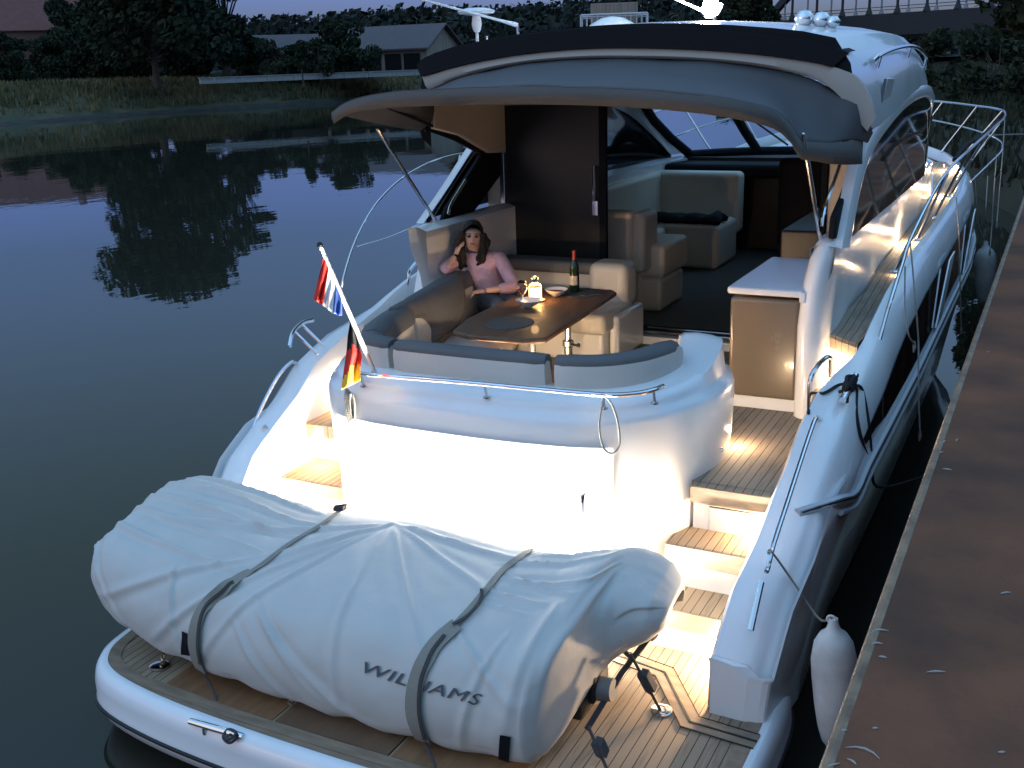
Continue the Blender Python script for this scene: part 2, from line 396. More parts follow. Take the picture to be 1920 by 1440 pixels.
tree('round', gp(215, 200), 1.15, 4, 'rounded dark tree between the red-roofed house and the tallest tree', 'tree', G1)
tree('bushy', gp(95, 150), .62, 4.4, 'low dark bush in front of the red-roofed house', 'bush', G1)
tree('bushy', gp(180, 135), .62, .9, 'low dark bush left of the tallest trunk', 'bush', G1)
tree('bushy', gp(250, 140), .8, 5.6, 'dark bush right behind the tallest trunk', 'bush', G1)
tree('bushy', gp(355, 136), .95, 5, 'wide dark bush filling the gap right of the tallest trunk', 'tree', G1)
tree('tall', gp(365, 150), .8, 3.3, 'upright dark tree behind the wide bush', 'tree', G1)
tree('bushy', gp(470, 132), .55, 2.9, 'low dark bush at the left end of the white bank wall', 'bush', G1)
tree('bushy', gp(565, 117), .40, 6, 'low dark bush in front of the left part of the mauve barn roof', 'bush', G1)
tree('bushy', gp(640, 116), .62, .7, 'rounded dark bush standing before the barn, taller than its neighbours', 'bush', G1)
tree('shrub', gp(600, 114), 1.0, 2.2, 'small dark shrub behind the white bank wall', 'bush', G1)
tree('shrub', gp(520, 115), 1.0, 4.2, 'small dark shrub left of the barn above the grass', 'bush', G1)
tree('shrub', gp(690, 117), .8, 1.2, 'small dark shrub under the long barn roof', 'bush', G1)
tree('conifer', gp(567, 100, 2.8), .95, 0, 'slender pointed conifer on the bank before the barn', 'tree', G1)
tree('round', gp(-70, 200), .8, 2.7, 'dark tree at the left edge of the bank', 'tree', G1)
tree('round', gp(1935, 62, 2.3), .95, 1.7, 'dark overhanging tree at the upper right by the bridge', 'tree', G1)
for k_, (x_, y_, kd, sc2, lb) in enumerate([(1.8,27,'shrub',.55,'low dark bush on the bank just past the end of the quay'),(-.4,33,'shrub',.6,'dark bush at the water edge ahead of the bow rail'),(-2.6,42,'shrub',.7,'dark bush on the bank seen above the bow rail'),(1.5,40,'shrub',.8,'dark bush farther inland right of the bow'),(-6,56,'shrub',.75,'dark bush at the bend of the bank beside the cabin roof'),
        (11,4,'round',.8,'added out-of-view tree behind the quay level with the swim platform'),(12,14,'round',.9,'added out-of-view tree behind the quay level with the cabin'),(10.5,25,'round',.85,'added out-of-view tree behind the quay level with the bow'),(14,40,'round',.95,'added out-of-view tree inland beyond the end of the quay')]):  # unseen round trees added to darken window reflections, hull side and quay
    tree(kd, (x_, y_, 1.7), sc2, k_*1.3, lb, 'bush' if kd == 'shrub' else 'tree', 'trees and bushes on the quay side')
tree('bushy', gp(1400, 185), 1.3, 1.1, 'dark tree mass at the left end of the arch bridge', 'tree', G1)

# distant woodland on the hills: one uncountable mass
mb = MB(); rnd = random.Random(5)
for i in range(5200):
    u = rnd.uniform(0, 58.9); v = rnd.choice([rnd.uniform(0, 3), rnd.uniform(2, 6.9)]); iu, iv = int(u), int(v); fu, fv = u - iu, v - iv
    p = (HILL_ROWS[iu][iv]*(1-fu) + HILL_ROWS[iu+1][iv]*fu)*(1-fv) + (HILL_ROWS[iu][iv+1]*(1-fu) + HILL_ROWS[iu+1][iv+1]*fu)*fv
    rr = rnd.uniform(2.5, 5.5)
    for k in range(9):
        q = p + Vector((rnd.gauss(0, rr*.6), rnd.gauss(0, rr*.6), rnd.uniform(0, rr*1.7)))
        a = Vector((rnd.gauss(0,1), rnd.gauss(0,1), rnd.gauss(0,1))).normalized(); b_ = a.orthogonal().normalized(); w = a.cross(b_); s_ = rnd.uniform(1.1, 2.4)
        mb.add([q-b_*s_, q+w*s_*.7, q+b_*s_, q-w*s_*.7], [(0,1,2,3)])
o = mb.build('woodland', leafmat('far_foliage', (.020,.028,.022), (.010,.015,.013)), smooth=0)
tag(o, 'dark wooded hillside far behind the river', 'woodland', kind='stuff')

# grass along the banks
def tufts(poly_from, poly_to, n, hmin, hmax, seed, zfun, matl, nm, lab):
    rnd = random.Random(seed); mb = MB()
    for _ in range(n):
        p, z = zfun(rnd)
        for k in range(3):
            h = rnd.uniform(hmin, hmax); a = rnd.uniform(0, 6.28); w = Vector((math.cos(a), math.sin(a), 0)) * h * .16
            q = Vector((p[0] + rnd.gauss(0,.15), p[1] + rnd.gauss(0,.15), z)); lean = Vector((rnd.gauss(0,.2), rnd.gauss(0,.2), 1)) * h
            mb.add([q - w, q + w, q + lean], [(0,1,2)])
    return mb
sl = fine(shore_left()); sr = fine(shore_right())
def along(sh, lo, hi, side, prof):
    def f(rnd):
        while True:
            i = rnd.randrange(len(sh) - 1)
            if lo < sh[i][1] < hi: break
        t = rnd.random(); a = Vector(sh[i]); b2 = Vector(sh[i+1]); p = a.lerp(b2, t); tt = (b2 - a).normalized(); nn = Vector((-tt.y, tt.x)) * side
        off = rnd.choice([rnd.uniform(1.6, 16), rnd.uniform(4, 12)]) if side > 0 else abs(rnd.gauss(0, 9)) + .3; p = p + nn * off
        return p, interp(prof, off) - .05
    return f
g1 = mat('dry_bank_grass', (.21, .16, .075), .9, col2=(.085, .085, .04), vscale=.12)
mb = tufts(None, None, 15000, .35, .95, 21, along(sl, 30, 260, 1, pr), g1, '', '')
tag(mb.build('bank_grass', g1, smooth=0), 'dry tufty grass along the far river bank', 'grass', kind='stuff')
g2 = mat('dark_bank_grass', (.034, .038, .02), .9, col2=(.014, .020, .010), vscale=.2)
mb = tufts(None, None, 12000, .18, .55, 22, along(sr, 21, 260, -1, pr2), g2, '', '')
tag(mb.build('verge_grass', g2, smooth=0), 'dark grass on the bank ahead of the bow', 'grass', kind='stuff')

# long white low wall on the far bank
cn = mat('pale_concrete', (.30, .30, .30), .85, bump=.3, bscale=6, var=.2)
wa = Vector(gp(372, 108, 2.80)); wb = Vector(gp(800, 119, 2.88)); dv = (wb - wa).normalized()
w0 = thing('bank_wall', 'long low white wall running along the far bank in front of the barn', 'wall', wa)
L_ = (wb - wa).length
mb = MB(); mb.obox(wa + dv*L_/2 + Vector((0,0,.25)), dv*L_/2, Vector((-dv.y, dv.x, 0))*.12, Vector((0,0,.25))); mb.build('wall_panel', cn, w0)
mb = MB(); mb.obox(wa + dv*L_/2 + Vector((0,0,.54)), dv*(L_/2+.05), Vector((-dv.y, dv.x, 0))*.2, Vector((0,0,.04))); mb.build('coping', cn, w0)
for k in range(9):
    p = wa + dv * (L_ * (k + .5) / 9); q = Vector((-dv.y, dv.x, 0))
    mb = MB(); mb.obox(p + Vector((0,0,.24)), dv*.14, q*.18, Vector((0,0,.24))); mb.build('pier', cn, w0)

# buildings on the far bank
ROOFR = mat('red_roof_tiles', (.16, .06, .05), .8, bump=.5, bscale=3, var=.25, vscale=1)
ROOFM = mat('mauve_sheet_roof', (.085, .06, .065), .6, bump=.3, bscale=1.5, var=.25, vscale=.5, stretch=(4,1,1))
BRICKD = mat('brown_brick', (.16, .09, .065), .9, bump=.4, bscale=8, var=.3)
BOARD = mat('pale_boards', (.30, .25, .21), .85, var=.35, vscale=1, stretch=(6, 6, .3))
DARKW = mat('dark_window', (.01, .011, .013), .8, spec=.1)
def house(name, label, cen, ang, Lx, Wy, wallh, ridge, roofm, wallm, over=.5):
    t = thing(name, label, 'house' if 'house' in name else 'barn', cen)
    ax = Vector((math.cos(ang), math.sin(ang), 0)); ay = Vector((-ax.y, ax.x, 0)); c = Vector(cen)
    P = lambda u, v, z: c + ax*u + ay*v + Vector((0,0,z))
    mb = MB()
    for s_ in (-1, 1):
        mb.prism([P(s_*Lx,-Wy,0),P(s_*Lx,Wy,0),P(s_*Lx,Wy,wallh),P(s_*Lx,0,ridge-.12),P(s_*Lx,-Wy,wallh)], ax*(-s_*.25))
        mb.prism([P(-Lx+.26,s_*Wy,0),P(Lx-.26,s_*Wy,0),P(Lx-.26,s_*Wy,wallh),P(-Lx+.26,s_*Wy,wallh)], ay*(-s_*.25))
    mb.build('wall', wallm, t)
    mb = MB(); sl_ = (ridge - wallh)/Wy
    for s_ in (-1, 1):
        mb.prism([P(-Lx-over,0,ridge),P(Lx+over,0,ridge),P(Lx+over,s_*(Wy+over),wallh-over*sl_),P(-Lx-over,s_*(Wy+over),wallh-over*sl_)], (0,0,.18))
    mb.build('roof', roofm, t)
    return t, P
vw = Vector((-.45, .89, 0))
def face_ang(px):                          # roof ridge runs across the view
    r = ray(px, 130); return math.atan2(r.y, r.x) - math.pi/2
t, P = house('farm_house', 'large red-roofed house half hidden by trees at the left edge', gp(45, 262, 8), face_ang(45), 15, 9, 6, 14.5, ROOFR, BRICKD)
for u in (-7, -3.5, 0, 3.5, 7):
    mb = MB(); mb.prism([P(u-.7,-9.03,1.8),P(u+.7,-9.03,1.8),P(u+.7,-9.03,4),P(u-.7,-9.03,4)], P(0,.06,0)-P(0,0,0)); mb.build('window', DARKW, t)
mb = MB(); mb.box(Vector(P(8,0,13.5))-Vector((.6,.6,0)), Vector(P(8,0,15.6))+Vector((.6,.6,0))); mb.build('chimney', BRICKD, t)
t, P = house('barn', 'long barn with mauve roof and pale boarded gable end', gp(735, 130, 3.0), face_ang(735)-R(30), 6.8, 4.0, 2.9, 5.2, ROOFM, BOARD, .6)
for u in (-5.2, -2.6, 0, 2.6, 5.0):
    mb = MB(); mb.prism([P(u-1.0,-4.25,0),P(u+1.0,-4.25,0),P(u+1.0,-4.25,2.2),P(u-1.0,-4.25,2.2)], P(0,.08,0)-P(0,0,0)); mb.build('opening', DARKW, t)
for v, h0, h1 in ((-1.4, 0, 2.2), (1.8, .9, 1.8)):
    mb = MB(); mb.prism([P(6.63,v-.6,h0),P(6.63,v+.6,h0),P(6.63,v+.6,h1),P(6.63,v-.6,h1)], P(.05,0,0)-P(0,0,0)); mb.build('door' if h0 == 0 else 'window', DARKW, t)
t, P = house('barn', 'low mauve-roofed barn left of the long one, behind bushes', gp(530, 136, 3.0), face_ang(530)+R(8), 4.4, 3.2, 2.9, 4.75, ROOFM, DARKIN, .5)
mb = MB(); mb.prism([P(-2,-3.24,0),P(0,-3.24,0),P(0,-3.24,2.0),P(-2,-3.24,2.0)], P(0,.08,0)-P(0,0,0)); mb.build('door', DARKW, t)

# railed white platform on the far side
PW = mat('white_steel_paint', (.55,.56,.58), .5)
pc = Vector(gp(1152, 70, 0)); ang = face_ang(1152); ax = Vector((math.cos(ang), math.sin(ang), 0)); ay = Vector((-ax.y, ax.x, 0))
t = thing('mooring_platform', 'white steel railed mooring platform standing in the river behind the cabin roof', 'platform', (pc.x, pc.y, 0))
z0 = 4.35; z1 = 6.35; hw = 2.02
for sx in (-1, 1):
    for sy in (-1, 1):
        mb = MB(); mb.tube([pc + ax*hw*sx + ay*1.2*sy + Vector((0,0,-1)), pc + ax*hw*sx + ay*1.2*sy + Vector((0,0,z1))], .06, 8); mb.build('post', PW, t)
for sy in (-1, 1):
    mb = MB()
    for zz, r in ((z0, .06), (z1, .055), (z1-.12, .03)): mb.tube([pc - ax*hw + ay*1.2*sy + Vector((0,0,zz)), pc + ax*hw + ay*1.2*sy + Vector((0,0,zz))], r, 6)
    for k in range(1, 12): q = pc + ax*(hw*(2*k/12-1)) + ay*1.2*sy; mb.tube([q + Vector((0,0,z0)), q + Vector((0,0,z1))], .028, 5)
    mb.build('railing', PW, t)
mb = MB(); mb.obox(pc + Vector((0,0,z0-.05)), ax*hw, ay*1.2, Vector((0,0,.05))); mb.build('deck', PW, t)
mb = MB(); mb.obox(pc + ay*.4 + Vector((0,0,z0+1.35)), ax*1.45, ay*.5, Vector((0,0,1.35))); mb.build('cabinet', BOARD, t, bevel=.03)

# arch bridge
STEELD = mat('dark_bridge_steel', (.016,.018,.024), .7, bump=.2, bscale=1)
HANG = mat('hanger_steel', (.20,.21,.25), .6)
A = at(1395, 45, 215); Bq = at(2250, 20, 172); A.z = Bq.z = 0
bv = Bq - A; bl = bv.length; bd = bv.normalized(); bn = Vector((-bd.y, bd.x, 0))
t = thing('arch_bridge', 'steel arch bridge with vertical hangers crossing beyond the bow', 'bridge', A)
ZD = 9.6
mb = MB(); mb.obox(A + bd*bl/2 + Vector((0,0,ZD-1.7)), bd*(bl/2+18), bn*5.5, Vector((0,0,1.7))); mb.build('deck', STEELD, t, bevel=.1)
for s_ in (-1, 1):
    pts = [A + bd*(bl*k/30) + bn*5.2*s_ + Vector((0,0,ZD - .6 + 19*math.sin(math.pi*k/30)**.9)) for k in range(31)]
    mb = MB(); mb.ribbon(pts, 1.1, 1.5); mb.build('arch', STEELD, t)
    nh = int(bl/5.2)
    for k in range(1, nh):
        q = A + bd*(bl*k/nh) + bn*5.2*s_; top = ZD - .6 + 19*math.sin(math.pi*k/nh)**.9
        mb = MB(); mb.tube([q + Vector((0,0,ZD)), q + Vector((0,0,top))], .22 if s_ < 0 else .16, 6); mb.tube([q + Vector((0,0,ZD)), q + Vector((0,0,ZD+1.1))], [.6,.2], 6); mb.build('hanger', HANG if s_ > 0 else STEELD, t)
    mb = MB(); mb.tube([A + bn*5.3*s_ + Vector((0,0,ZD+1.0)), Bq + bn*5.3*s_ + Vector((0,0,ZD+1.0))], .06, 5); mb.build('railing', STEELD, t)
for k in (-.06, 1.0):
    q = A + bd*bl*k; mb = MB(); mb.obox(q + Vector((0,0,3)), bd*1.6, bn*5.4, Vector((0,0,3.4))); mb.build('pier', cn, t)
lp = at(1697, 27, 196)
t = thing('street_lamp', 'lit orange street lamp on the bridge deck', 'lamp', (lp.x, lp.y, ZD))
mb = MB(); mb.tube([(lp.x, lp.y, ZD), (lp.x, lp.y, lp.z+.3)], .09, 6); mb.build('pole', STEELD, t)
mb = MB(); mb.lathe([(.02,-.35),(.32,-.25),(.36,0),(.25,.25),(.02,.34)], lp, 10); mb.build('lamp_head', mat('orange_lamp', (1,.5,.2), .5, emit=(1,.42,.14), estr=3), t)

# quay
RUST = mat('rusty_steel', (.21, .085, .048), .85, spec=.12, col2=(.095, .05, .034), vscale=1.6, bump=.5, bscale=18)
EDGE = mat('lit_tone_rust_edge', (.30, .19, .115), .6, col2=(.15, .09, .055), vscale=9, bump=.4, bscale=40)  # paler rust tone stands in for warm light caught along the rim
q = thing('quay_wall', 'rusty brown steel quay wall with an edge coloured paler as if lit', 'quay', (.2, 0, -.5))
mb = MB(); mb.box((-.385,-6,1.45), (1.1,23,1.8)); mb.build('cap', RUST, q)
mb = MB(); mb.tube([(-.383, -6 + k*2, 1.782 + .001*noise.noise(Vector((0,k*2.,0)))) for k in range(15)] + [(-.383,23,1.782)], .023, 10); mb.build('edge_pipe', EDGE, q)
mb = MB(); rows = []
for k in range(0, 94):
    y = -6 + k*.31; x = -.10 if (k//2) % 2 else .14
    rows.append([Vector((x, y, -1.2)), Vector((x, y, 1.5))])
mb.grid(rows); mb.build('sheet_pile', RUST, q, smooth=0)
FLK = mat('pale_flake', (.33,.31,.28), .7)
FLL = ['curved pale fleck uppermost of the cluster level with the near fender top', 'short pale fleck just below the uppermost curved one', 'widest straight pale fleck alone in the middle of the quay top', 'longest curved pale streak near the bottom of the picture', 'roundish pale fleck beside the quay edge at the very bottom',
 'tiny pale dot near the edge left of the other dot', 'tiny pale dot above the longest curved streak', 'small hooked fleck between the longest streak and the quay edge', 'upper left curved fleck of the group halfway along the quay', 'tiny straight fleck in the group halfway along the quay', 'lower curved fleck of the group halfway along the quay',
 'pale fleck at the right edge of the picture', 'pale fleck farther right in the group halfway along the quay', 'faint hooked fleck lowest of the cluster beside the near fender', 'farthest pale fleck toward the bow', 'pale dot in the bottom right corner of the quay top']
for k, (px, py, s_, cv, an) in enumerate([(1650,1185,.03,1,.2),(1645,1208,.018,1,.1),(1755,1260,.028,.3,0),(1617,1412,.045,1,-.6),(1562,1435,.022,.2,.4),(1582,1369,.010,0,0),(1641,1365,.008,0,0),(1597,1428,.015,.5,-1),(1772,828,.02,.6,1),(1764,848,.014,0,.3),(1776,880,.02,.4,-.4),(1886,1112,.02,.4,.2),(1795,825,.02,.3,1),(1655,1232,.012,.4,-.4),(1853,660,.014,.4,.5),(1878,1410,.010,0,0)]):
    p = U('z', 1.803, px, py); mb = MB()
    a = ray(px, py); rx = Vector((.9,.44,0)); ry = Vector((-.44,.9,0))
    dr = rx*math.cos(an) + ry*math.sin(an); pd = Vector((-dr.y, dr.x, 0))
    pts = [p + dr*s_*u + pd*s_*cv*.5*(1-u*u) for u in (-1,-.5,0,.5,1)]
    mb.tube(pts, [.001,.003,.004,.003,.001], 5)
    tag(mb.build('bird_dropping', FLK), FLL[k], 'fleck', 'pale flecks scattered on the quay top')

# ================================================================ THE YACHT
Y = thing('motor_yacht', 'white motor yacht with grey rear awning moored at the rusty quay', 'yacht', (XC, 11, 0))
ZC = [(4.60,.72),(4.72,.88),(4.82,.99),(5.1,1.14),(5.4,1.28),(5.65,1.38),(5.9,1.52),(6.3,1.61),(6.9,1.68),(7.4,1.80),(8,1.90),(9,1.97),(12,2.02),(15,2.12),(18.6,2.32)]
HB = [(4.6,1.86),(5.1,1.93),(5.9,1.965),(7,1.985),(8.5,2.0),(13,2.0),(14.3,1.95),(15.4,1.80),(16.4,1.52),(17.2,1.14),(17.9,.68),(18.4,.22),(18.6,.03)]
zc = lambda y: interp(ZC, y); hb = lambda y: interp(HB, y)
def flare(y): return smoothstep(12, 18, y)
def hull_row(y, s, floor=None):
    z, h, f = zc(y) + (.075*smoothstep(5.3,6.4,y)*(1-smoothstep(8,9.5,y)) if s < 0 else 0), hb(y) + (.10*(1-smoothstep(10,13,y))*smoothstep(4.6,5.2,y) if s < 0 else 0), flare(y); aw = 1 - smoothstep(5.0, 6.2, y); nr = .11*smoothstep(6.2, 7.2, y)
    lv = [(h*(.80-.55*f)-.0, -.30), (h*(.93+.045*aw-.38*f), .25), (h*(.975+.015*aw-.22*f), .75), (h-.005, 1.10), (h, 1.17), (h-.01, 1.26), (h-.03, z-.26), (h-.07, z-.075), (h-.125, z-.018), (h-.21+.6*nr, z), (h-.30+nr, z-.005)]
    out = []; n = len(lv)
    for k, (o, zz) in enumerate(lv):
        zz = min(zz, z - (n-1-k)*.012); out.append(Vector((XC + s*max(o,.0), y, zz)))
    return out
ys = [4.60,4.66,4.74,4.82,4.95,5.1,5.25,5.4,5.65,5.9,6.1,6.3,6.6,6.9,7.15,7.4,7.7,8,8.5,9,10,11,12,13,13.7,14.3,15,15.7,16.4,17,17.5,17.9,18.2,18.4,18.6]
for s in (1, -1):
    rows = [hull_row(y, s) for y in ys]
    mb = MB(); mb.grid(rows)
    # inner walls down to the side passages / deck
    fl = lambda y: .36 if y < 5.6 else (.6 if y < 7.2 else zc(y) - .14)
    inn = [[r[-1], r[-1] + Vector((-s*.02, 0, -.03)), Vector((r[-1].x - s*(.05 if y > 5.2 else .03), y, fl(y)))] for r, y in zip(rows, ys)]
    mb.grid(inn)
    r0 = rows[0]; xi_ = inn[0][2].x; caps = [[Vector((p.x + (xi_-p.x)*k, yy_, p.z)) for p in r0[1:]] for k, yy_ in ((.93,4.572),(.35,4.570),(.12,4.580),(.03,4.59),(0,4.60))]
    mc = MB(); mc.grid([[p + Vector((0,-.003,0)) for p in r_] for r_ in caps]); mc.build('quarter_end', WHITE, Y, smooth=0)
    hull_o = mb.build('hull_side', WHITE, Y, smooth=42)
    if s == 1: HULLV = [v for r in rows for v in r]
    # dark hull glazing band
    mb = MB(); rr = []
    yy = [6.3,6.6,7,7.5,8,9,10,11,12,13,13.7,14.3,14.9,15.4]
    for y in yy:
        t = 1 if y < 14 else max(.05, (15.6-y)/1.6); zt_ = zc(y) - .27; zb_ = 1.27
        if y < 7: zb_ = zt_ - .03 - (zt_-.03-1.27)*smoothstep(6.3, 7, y)
        zm = (zt_+zb_)/2; hh = (zt_-zb_)/2*t
        rr.append([Vector((XC + s*(hb(y)+.004-.02*k/3), y, zm - hh + 2*hh*k/3)) for k in range(4)])
    mb.grid(rr); mb.build('hull_window', BLACKG, Y)
    for (y0, y1) in ((9.6, 10.4), (12.2, 13.0)):   # slanted white bars across the glazing
        mb = MB(); P = lambda y, k: Vector((XC + s*(hb(y)+.012), y, 1.27 + (zc(y)-.27-1.27)*k))
        mb.prism([P(y0,0), P(y0+.45,0), P(y1+.45,1), P(y1,1)], (s*.012,0,0)); mb.build('window_bar', WHITE, Y)
    # rub rail
    bvh = BVHTree.FromPolygons(HULLV, [(i*11+j, i*11+j+1, (i+1)*11+j+1, (i+1)*11+j) for i in range(len(rows)-1) for j in range(10)])
    pth = []
    for (px, py) in ((1492,962),(1530,950),(1570,938),(1600,926)):
        hit = bvh.ray_cast(CAM, ray(px, py))[0]
        if hit: pth.append(Vector((hit.x+.008, hit.y, hit.z)))
    pth.append(Vector((XC+hb(6.35)+.01, 6.35, 1.15)))
    for y in ys:
        if y > 6.8: pth.append(Vector((XC+hb(y)+.012, y, 1.17 + .012*(y-6.8) + .3*smoothstep(13,18.6,y))))
    if s == -1: pth = [Vector((2*XC - p.x, p.y, p.z)) for p in pth]
    mb = MB(); mb.tube(cat(pth, 3), .028, 8); mb.tube(cat([p + Vector((s*.012, 0, -.07)) for p in pth[2:]], 3), .018, 6); mb.build('rub_rail', RUBW, Y)
    mb = MB(); mb.tube(cat([p + Vector((s*.022, 0, .008)) for p in pth], 3), .010, 6); mb.build('rub_strip', CHROME if s < 0 else BLACKR, Y)

# decks: foredeck, side decks
mb = MB(); rows = []
for y in [13.0,13.5,14,15,16,17,17.8,18.4]:
    w = max(hb(y)-.31, .01); z = zc(y) - .11; rows.append([Vector((XC + w*k/6, y, z + .12*smoothstep(12,14,y)*(1-(k/6)**2))) for k in range(-6, 7)])
mb.grid(rows); mb.build('foredeck', WHITE, Y)
for s in (1, -1):
    mb = MB(); rows = []
    for y in [7.0 if s > 0 else 7.6,7.3,7.7,8.3,9,10,11,12,13,14,15,16]:
        if s < 0 and y == 7.3: continue
        xi = interp([(7.0,1.49),(7.6,1.55),(8.3,1.61),(9,1.60),(13,1.59),(16,1.2)], y); xo = hb(y) - .205; z = zc(y) - .085 if y > 7.35 else zc(y) - .01*(y-7)
        if s > 0 and y < 8.5: z = max(1.74, min(zc(y) - .085, 1.82))
        sk = .30*max(0, 1-(y-7.0)/.7) if s > 0 else 0
        rows.append([Vector((XC + s*xi, y+sk, z)), Vector((XC + s*(xi+xo)/2, y+sk*.45, z+.002)), Vector((XC + s*max(xo, xi+.02), y, z))])
    mb.grid(rows)
    if s > 0:
        e = rows[0]; mb.grid([[p for p in e], [p + Vector((0,-.02,-.02)) for p in e], [p + Vector((0,-.02,-.085)) for p in e], [p + Vector((0,.1,-.09)) for p in e]])
    mb.build('side_deck', TEAKW, Y, smooth=30)

# swim platform
outer = [(-1.02,5.12),(-.965,4.8),(-.965,3.95),(-1.02,3.66),(-1.2,3.50),(-1.6,3.44),(-2.3,3.405),(-2.86,3.40),(-3.4,3.41),(-4.0,3.45),(-4.45,3.54),(-4.66,3.70),(-4.745,3.95),(-4.76,4.4),(-4.72,5.12)]
op = [Vector((a, b_, 0)) for a, b_ in outer]
def inset(pts, d):
    c = Vector((XC, 4.6, 0)); out = []
    for i, p in enumerate(pts):
        a = pts[max(0,i-1)]; b_ = pts[min(len(pts)-1,i+1)]; t = (b_-a).normalized(); nn = Vector((t.y,-t.x,0)); 
        if nn.dot(c - p) < 0: nn = -nn
        out.append(p + nn*d)
    return out
op = cat(op, 5)
mb = MB(); rows = []
for d, z in ((.30,.02),(.07,.06),(.02,.11),(0,.17),(-.006,.20),(0,.215),(.0,.30),(.012,.36),(.035,.395),(.06,.404),(.085,.404)):
    rows.append([p + Vector((0,0,z)) for p in inset(op, d)])
mb.grid(rows); pl = mb.build('swim_platform', WHITE, Y, smooth=50)
mb = MB(); ins = inset(op, -.008); mb.tube([p + Vector((0,0,.19)) for p in ins], .012, 6); mb.build('rubbing_strip', BLACKR, pl)
teak_edge = [p + Vector((0,0,.400)) for p in inset(op, .082)]
mb = MB(); k = len(teak_edge); mb.add(teak_edge + [Vector((XC,5.2,.4))], [[i, i+1, k] for i in range(k-1)]); mb.build('teak_deck', TEAK, pl, smooth=0)
mb = MB(); e1 = inset(op, .083); e2 = inset(op, .155); mb.grid([[p + Vector((0,0,.404)) for p in e1], [p + Vector((0,0,.404)) for p in e2]]); mb.build('margin_plank', TEAKS, pl, smooth=0)
def plank(pts, w, z=.404, nm='margin_plank', mt=TEAKS, par=None):
    mb = MB(); ps = [Vector((a, b_, z)) for a, b_ in pts]; mb.ribbon(ps, w, .004); return mb.build(nm, mt, par or pl, smooth=0)
CAULK = mat('black_caulking', (.012,.011,.01), .8)
groove = [(-2.6,4.95),(-1.88,4.87),(-1.63,4.82),(-1.37,4.445),(-1.03,4.42)]
plank(groove, .115, .406); plank(groove, .012, .4095, 'hatch_gap', CAULK)
for off in (-.06, .06): plank([(a + off*.5 if 0 < i < 4 else a, b_ + off) for i, (a, b_) in enumerate(groove)], .004, .4094, 'caulk_line', CAULK)
plank([(-4.15,3.60),(-3.5,3.56),(-2.9,3.555),(-1.3,3.57)], .07, .4075)
# aft panels of plain teak beneath the tender, browns tinted with its shadow and warm light
for k, (x0, x1) in enumerate(((-4.05,-3.3),(-3.28,-2.6),(-2.58,-1.95))):
    mb = MB(); mb.box((x0,3.60,.3995),(x1,4.2,.4055)); mb.build('deck_panel', mat('glow_tinted_teak_%d' % k, [(.24,.12,.055),(.16,.09,.05),(.27,.145,.07)][k], .65, var=.25, vscale=3, stretch=(8,1.5,3)), pl, smooth=0)
def plate(x, y, z=.4095, r=.055):
    mb = MB(); mb.lathe([(0,.006),(r*.8,.006),(r,.002),(r,-.004)], (x, y, z), 20); return mb.build('deck_plate', CHROME, pl)
plate(-4.21,3.75); plate(-1.53,4.48)
def cleat(p, dirv, L_=.17, par=None, r=.013, h=.045):
    p = Vector(p); d = Vector(dirv).normalized(); mb = MB()
    mb.tube([p + Vector((0,0,h)) + d*L_*u for u in (-1,-.8,0,.8,1)], [r*1.1,r*1.15,r*1.3,r*1.15,r*1.1], 10)
    for u in (-.45, .45): mb.tube([p + d*L_*u, p + d*L_*u + Vector((0,0,h))], r*.9, 8)
    return mb.build('cleat', CHROME, par or Y)
cleat((-3.52,3.435,.345), (1,.03,0), .17, pl, .015, .05)

# ---- boarding steps, starboard
def step(x0, x1, yf, yb, z, thick, rz0, back=None, parent=Y, lipx=0):
    st = MB(); st.box((x0, yf+.06, rz0), (x1, yb+.3, z-.055)); o = st.build('step', WHITE, parent, bevel=.004)
    t = MB(); t.box((x0-lipx, yf, z-thick), (x1, yb+.10, z)); t.build('tread', TEAK, o, bevel=.008)
    e = MB(); e.box((x0-lipx, yf-.004, z-thick+.006), (x1, yf+.012, z-.004)); e.build('nosing', TEAKS, o, bevel=.004)
    return o
step(-1.80, -1.20, 5.02, 5.42, .68, .125, .38)
step(-1.78, -1.20, 5.24, 5.60, .96, .125, .60)
s3 = step(-1.70, -1.20, 5.44, 6.0, 1.245, .11, .86)
mb = MB(); mb.box((-1.60,5.497,.93),(-1.28,5.502,1.10)); mb.build('locker_panel', WHITE, s3, bevel=.002)
mb = MB(); mb.box((-1.605,5.4985,1.102),(-1.275,5.5005,1.108)); mb.box((-1.605,5.4985,.922),(-1.275,5.5005,.928)); mb.build('panel_gap', CAULK, s3)
# port steps
for (yf, yb, z, r0) in ((5.02,5.42,.62,.38),(5.34,5.75,.90,.5),(5.68,6.4,1.18,.8)):
    step(-4.70, -4.0, yf, yb, z, .105, r0)
# cockpit sole
mb = MB(); mb.box((-4.3,5.5,1.16),(-1.22,8.45,1.25)); mb.build('cockpit_sole', TEAKW, Y)
mb = MB(); mb.box((-4.72,6.15,1.0),(-4.1,8.45,1.40)); mb.build('port_step_base', WHITE, Y, bevel=.01)
mb = MB(); mb.box((-4.73,6.35,1.40),(-4.2,7.6,1.48)); mb.build('tread', TEAKW, Y, bevel=.01)

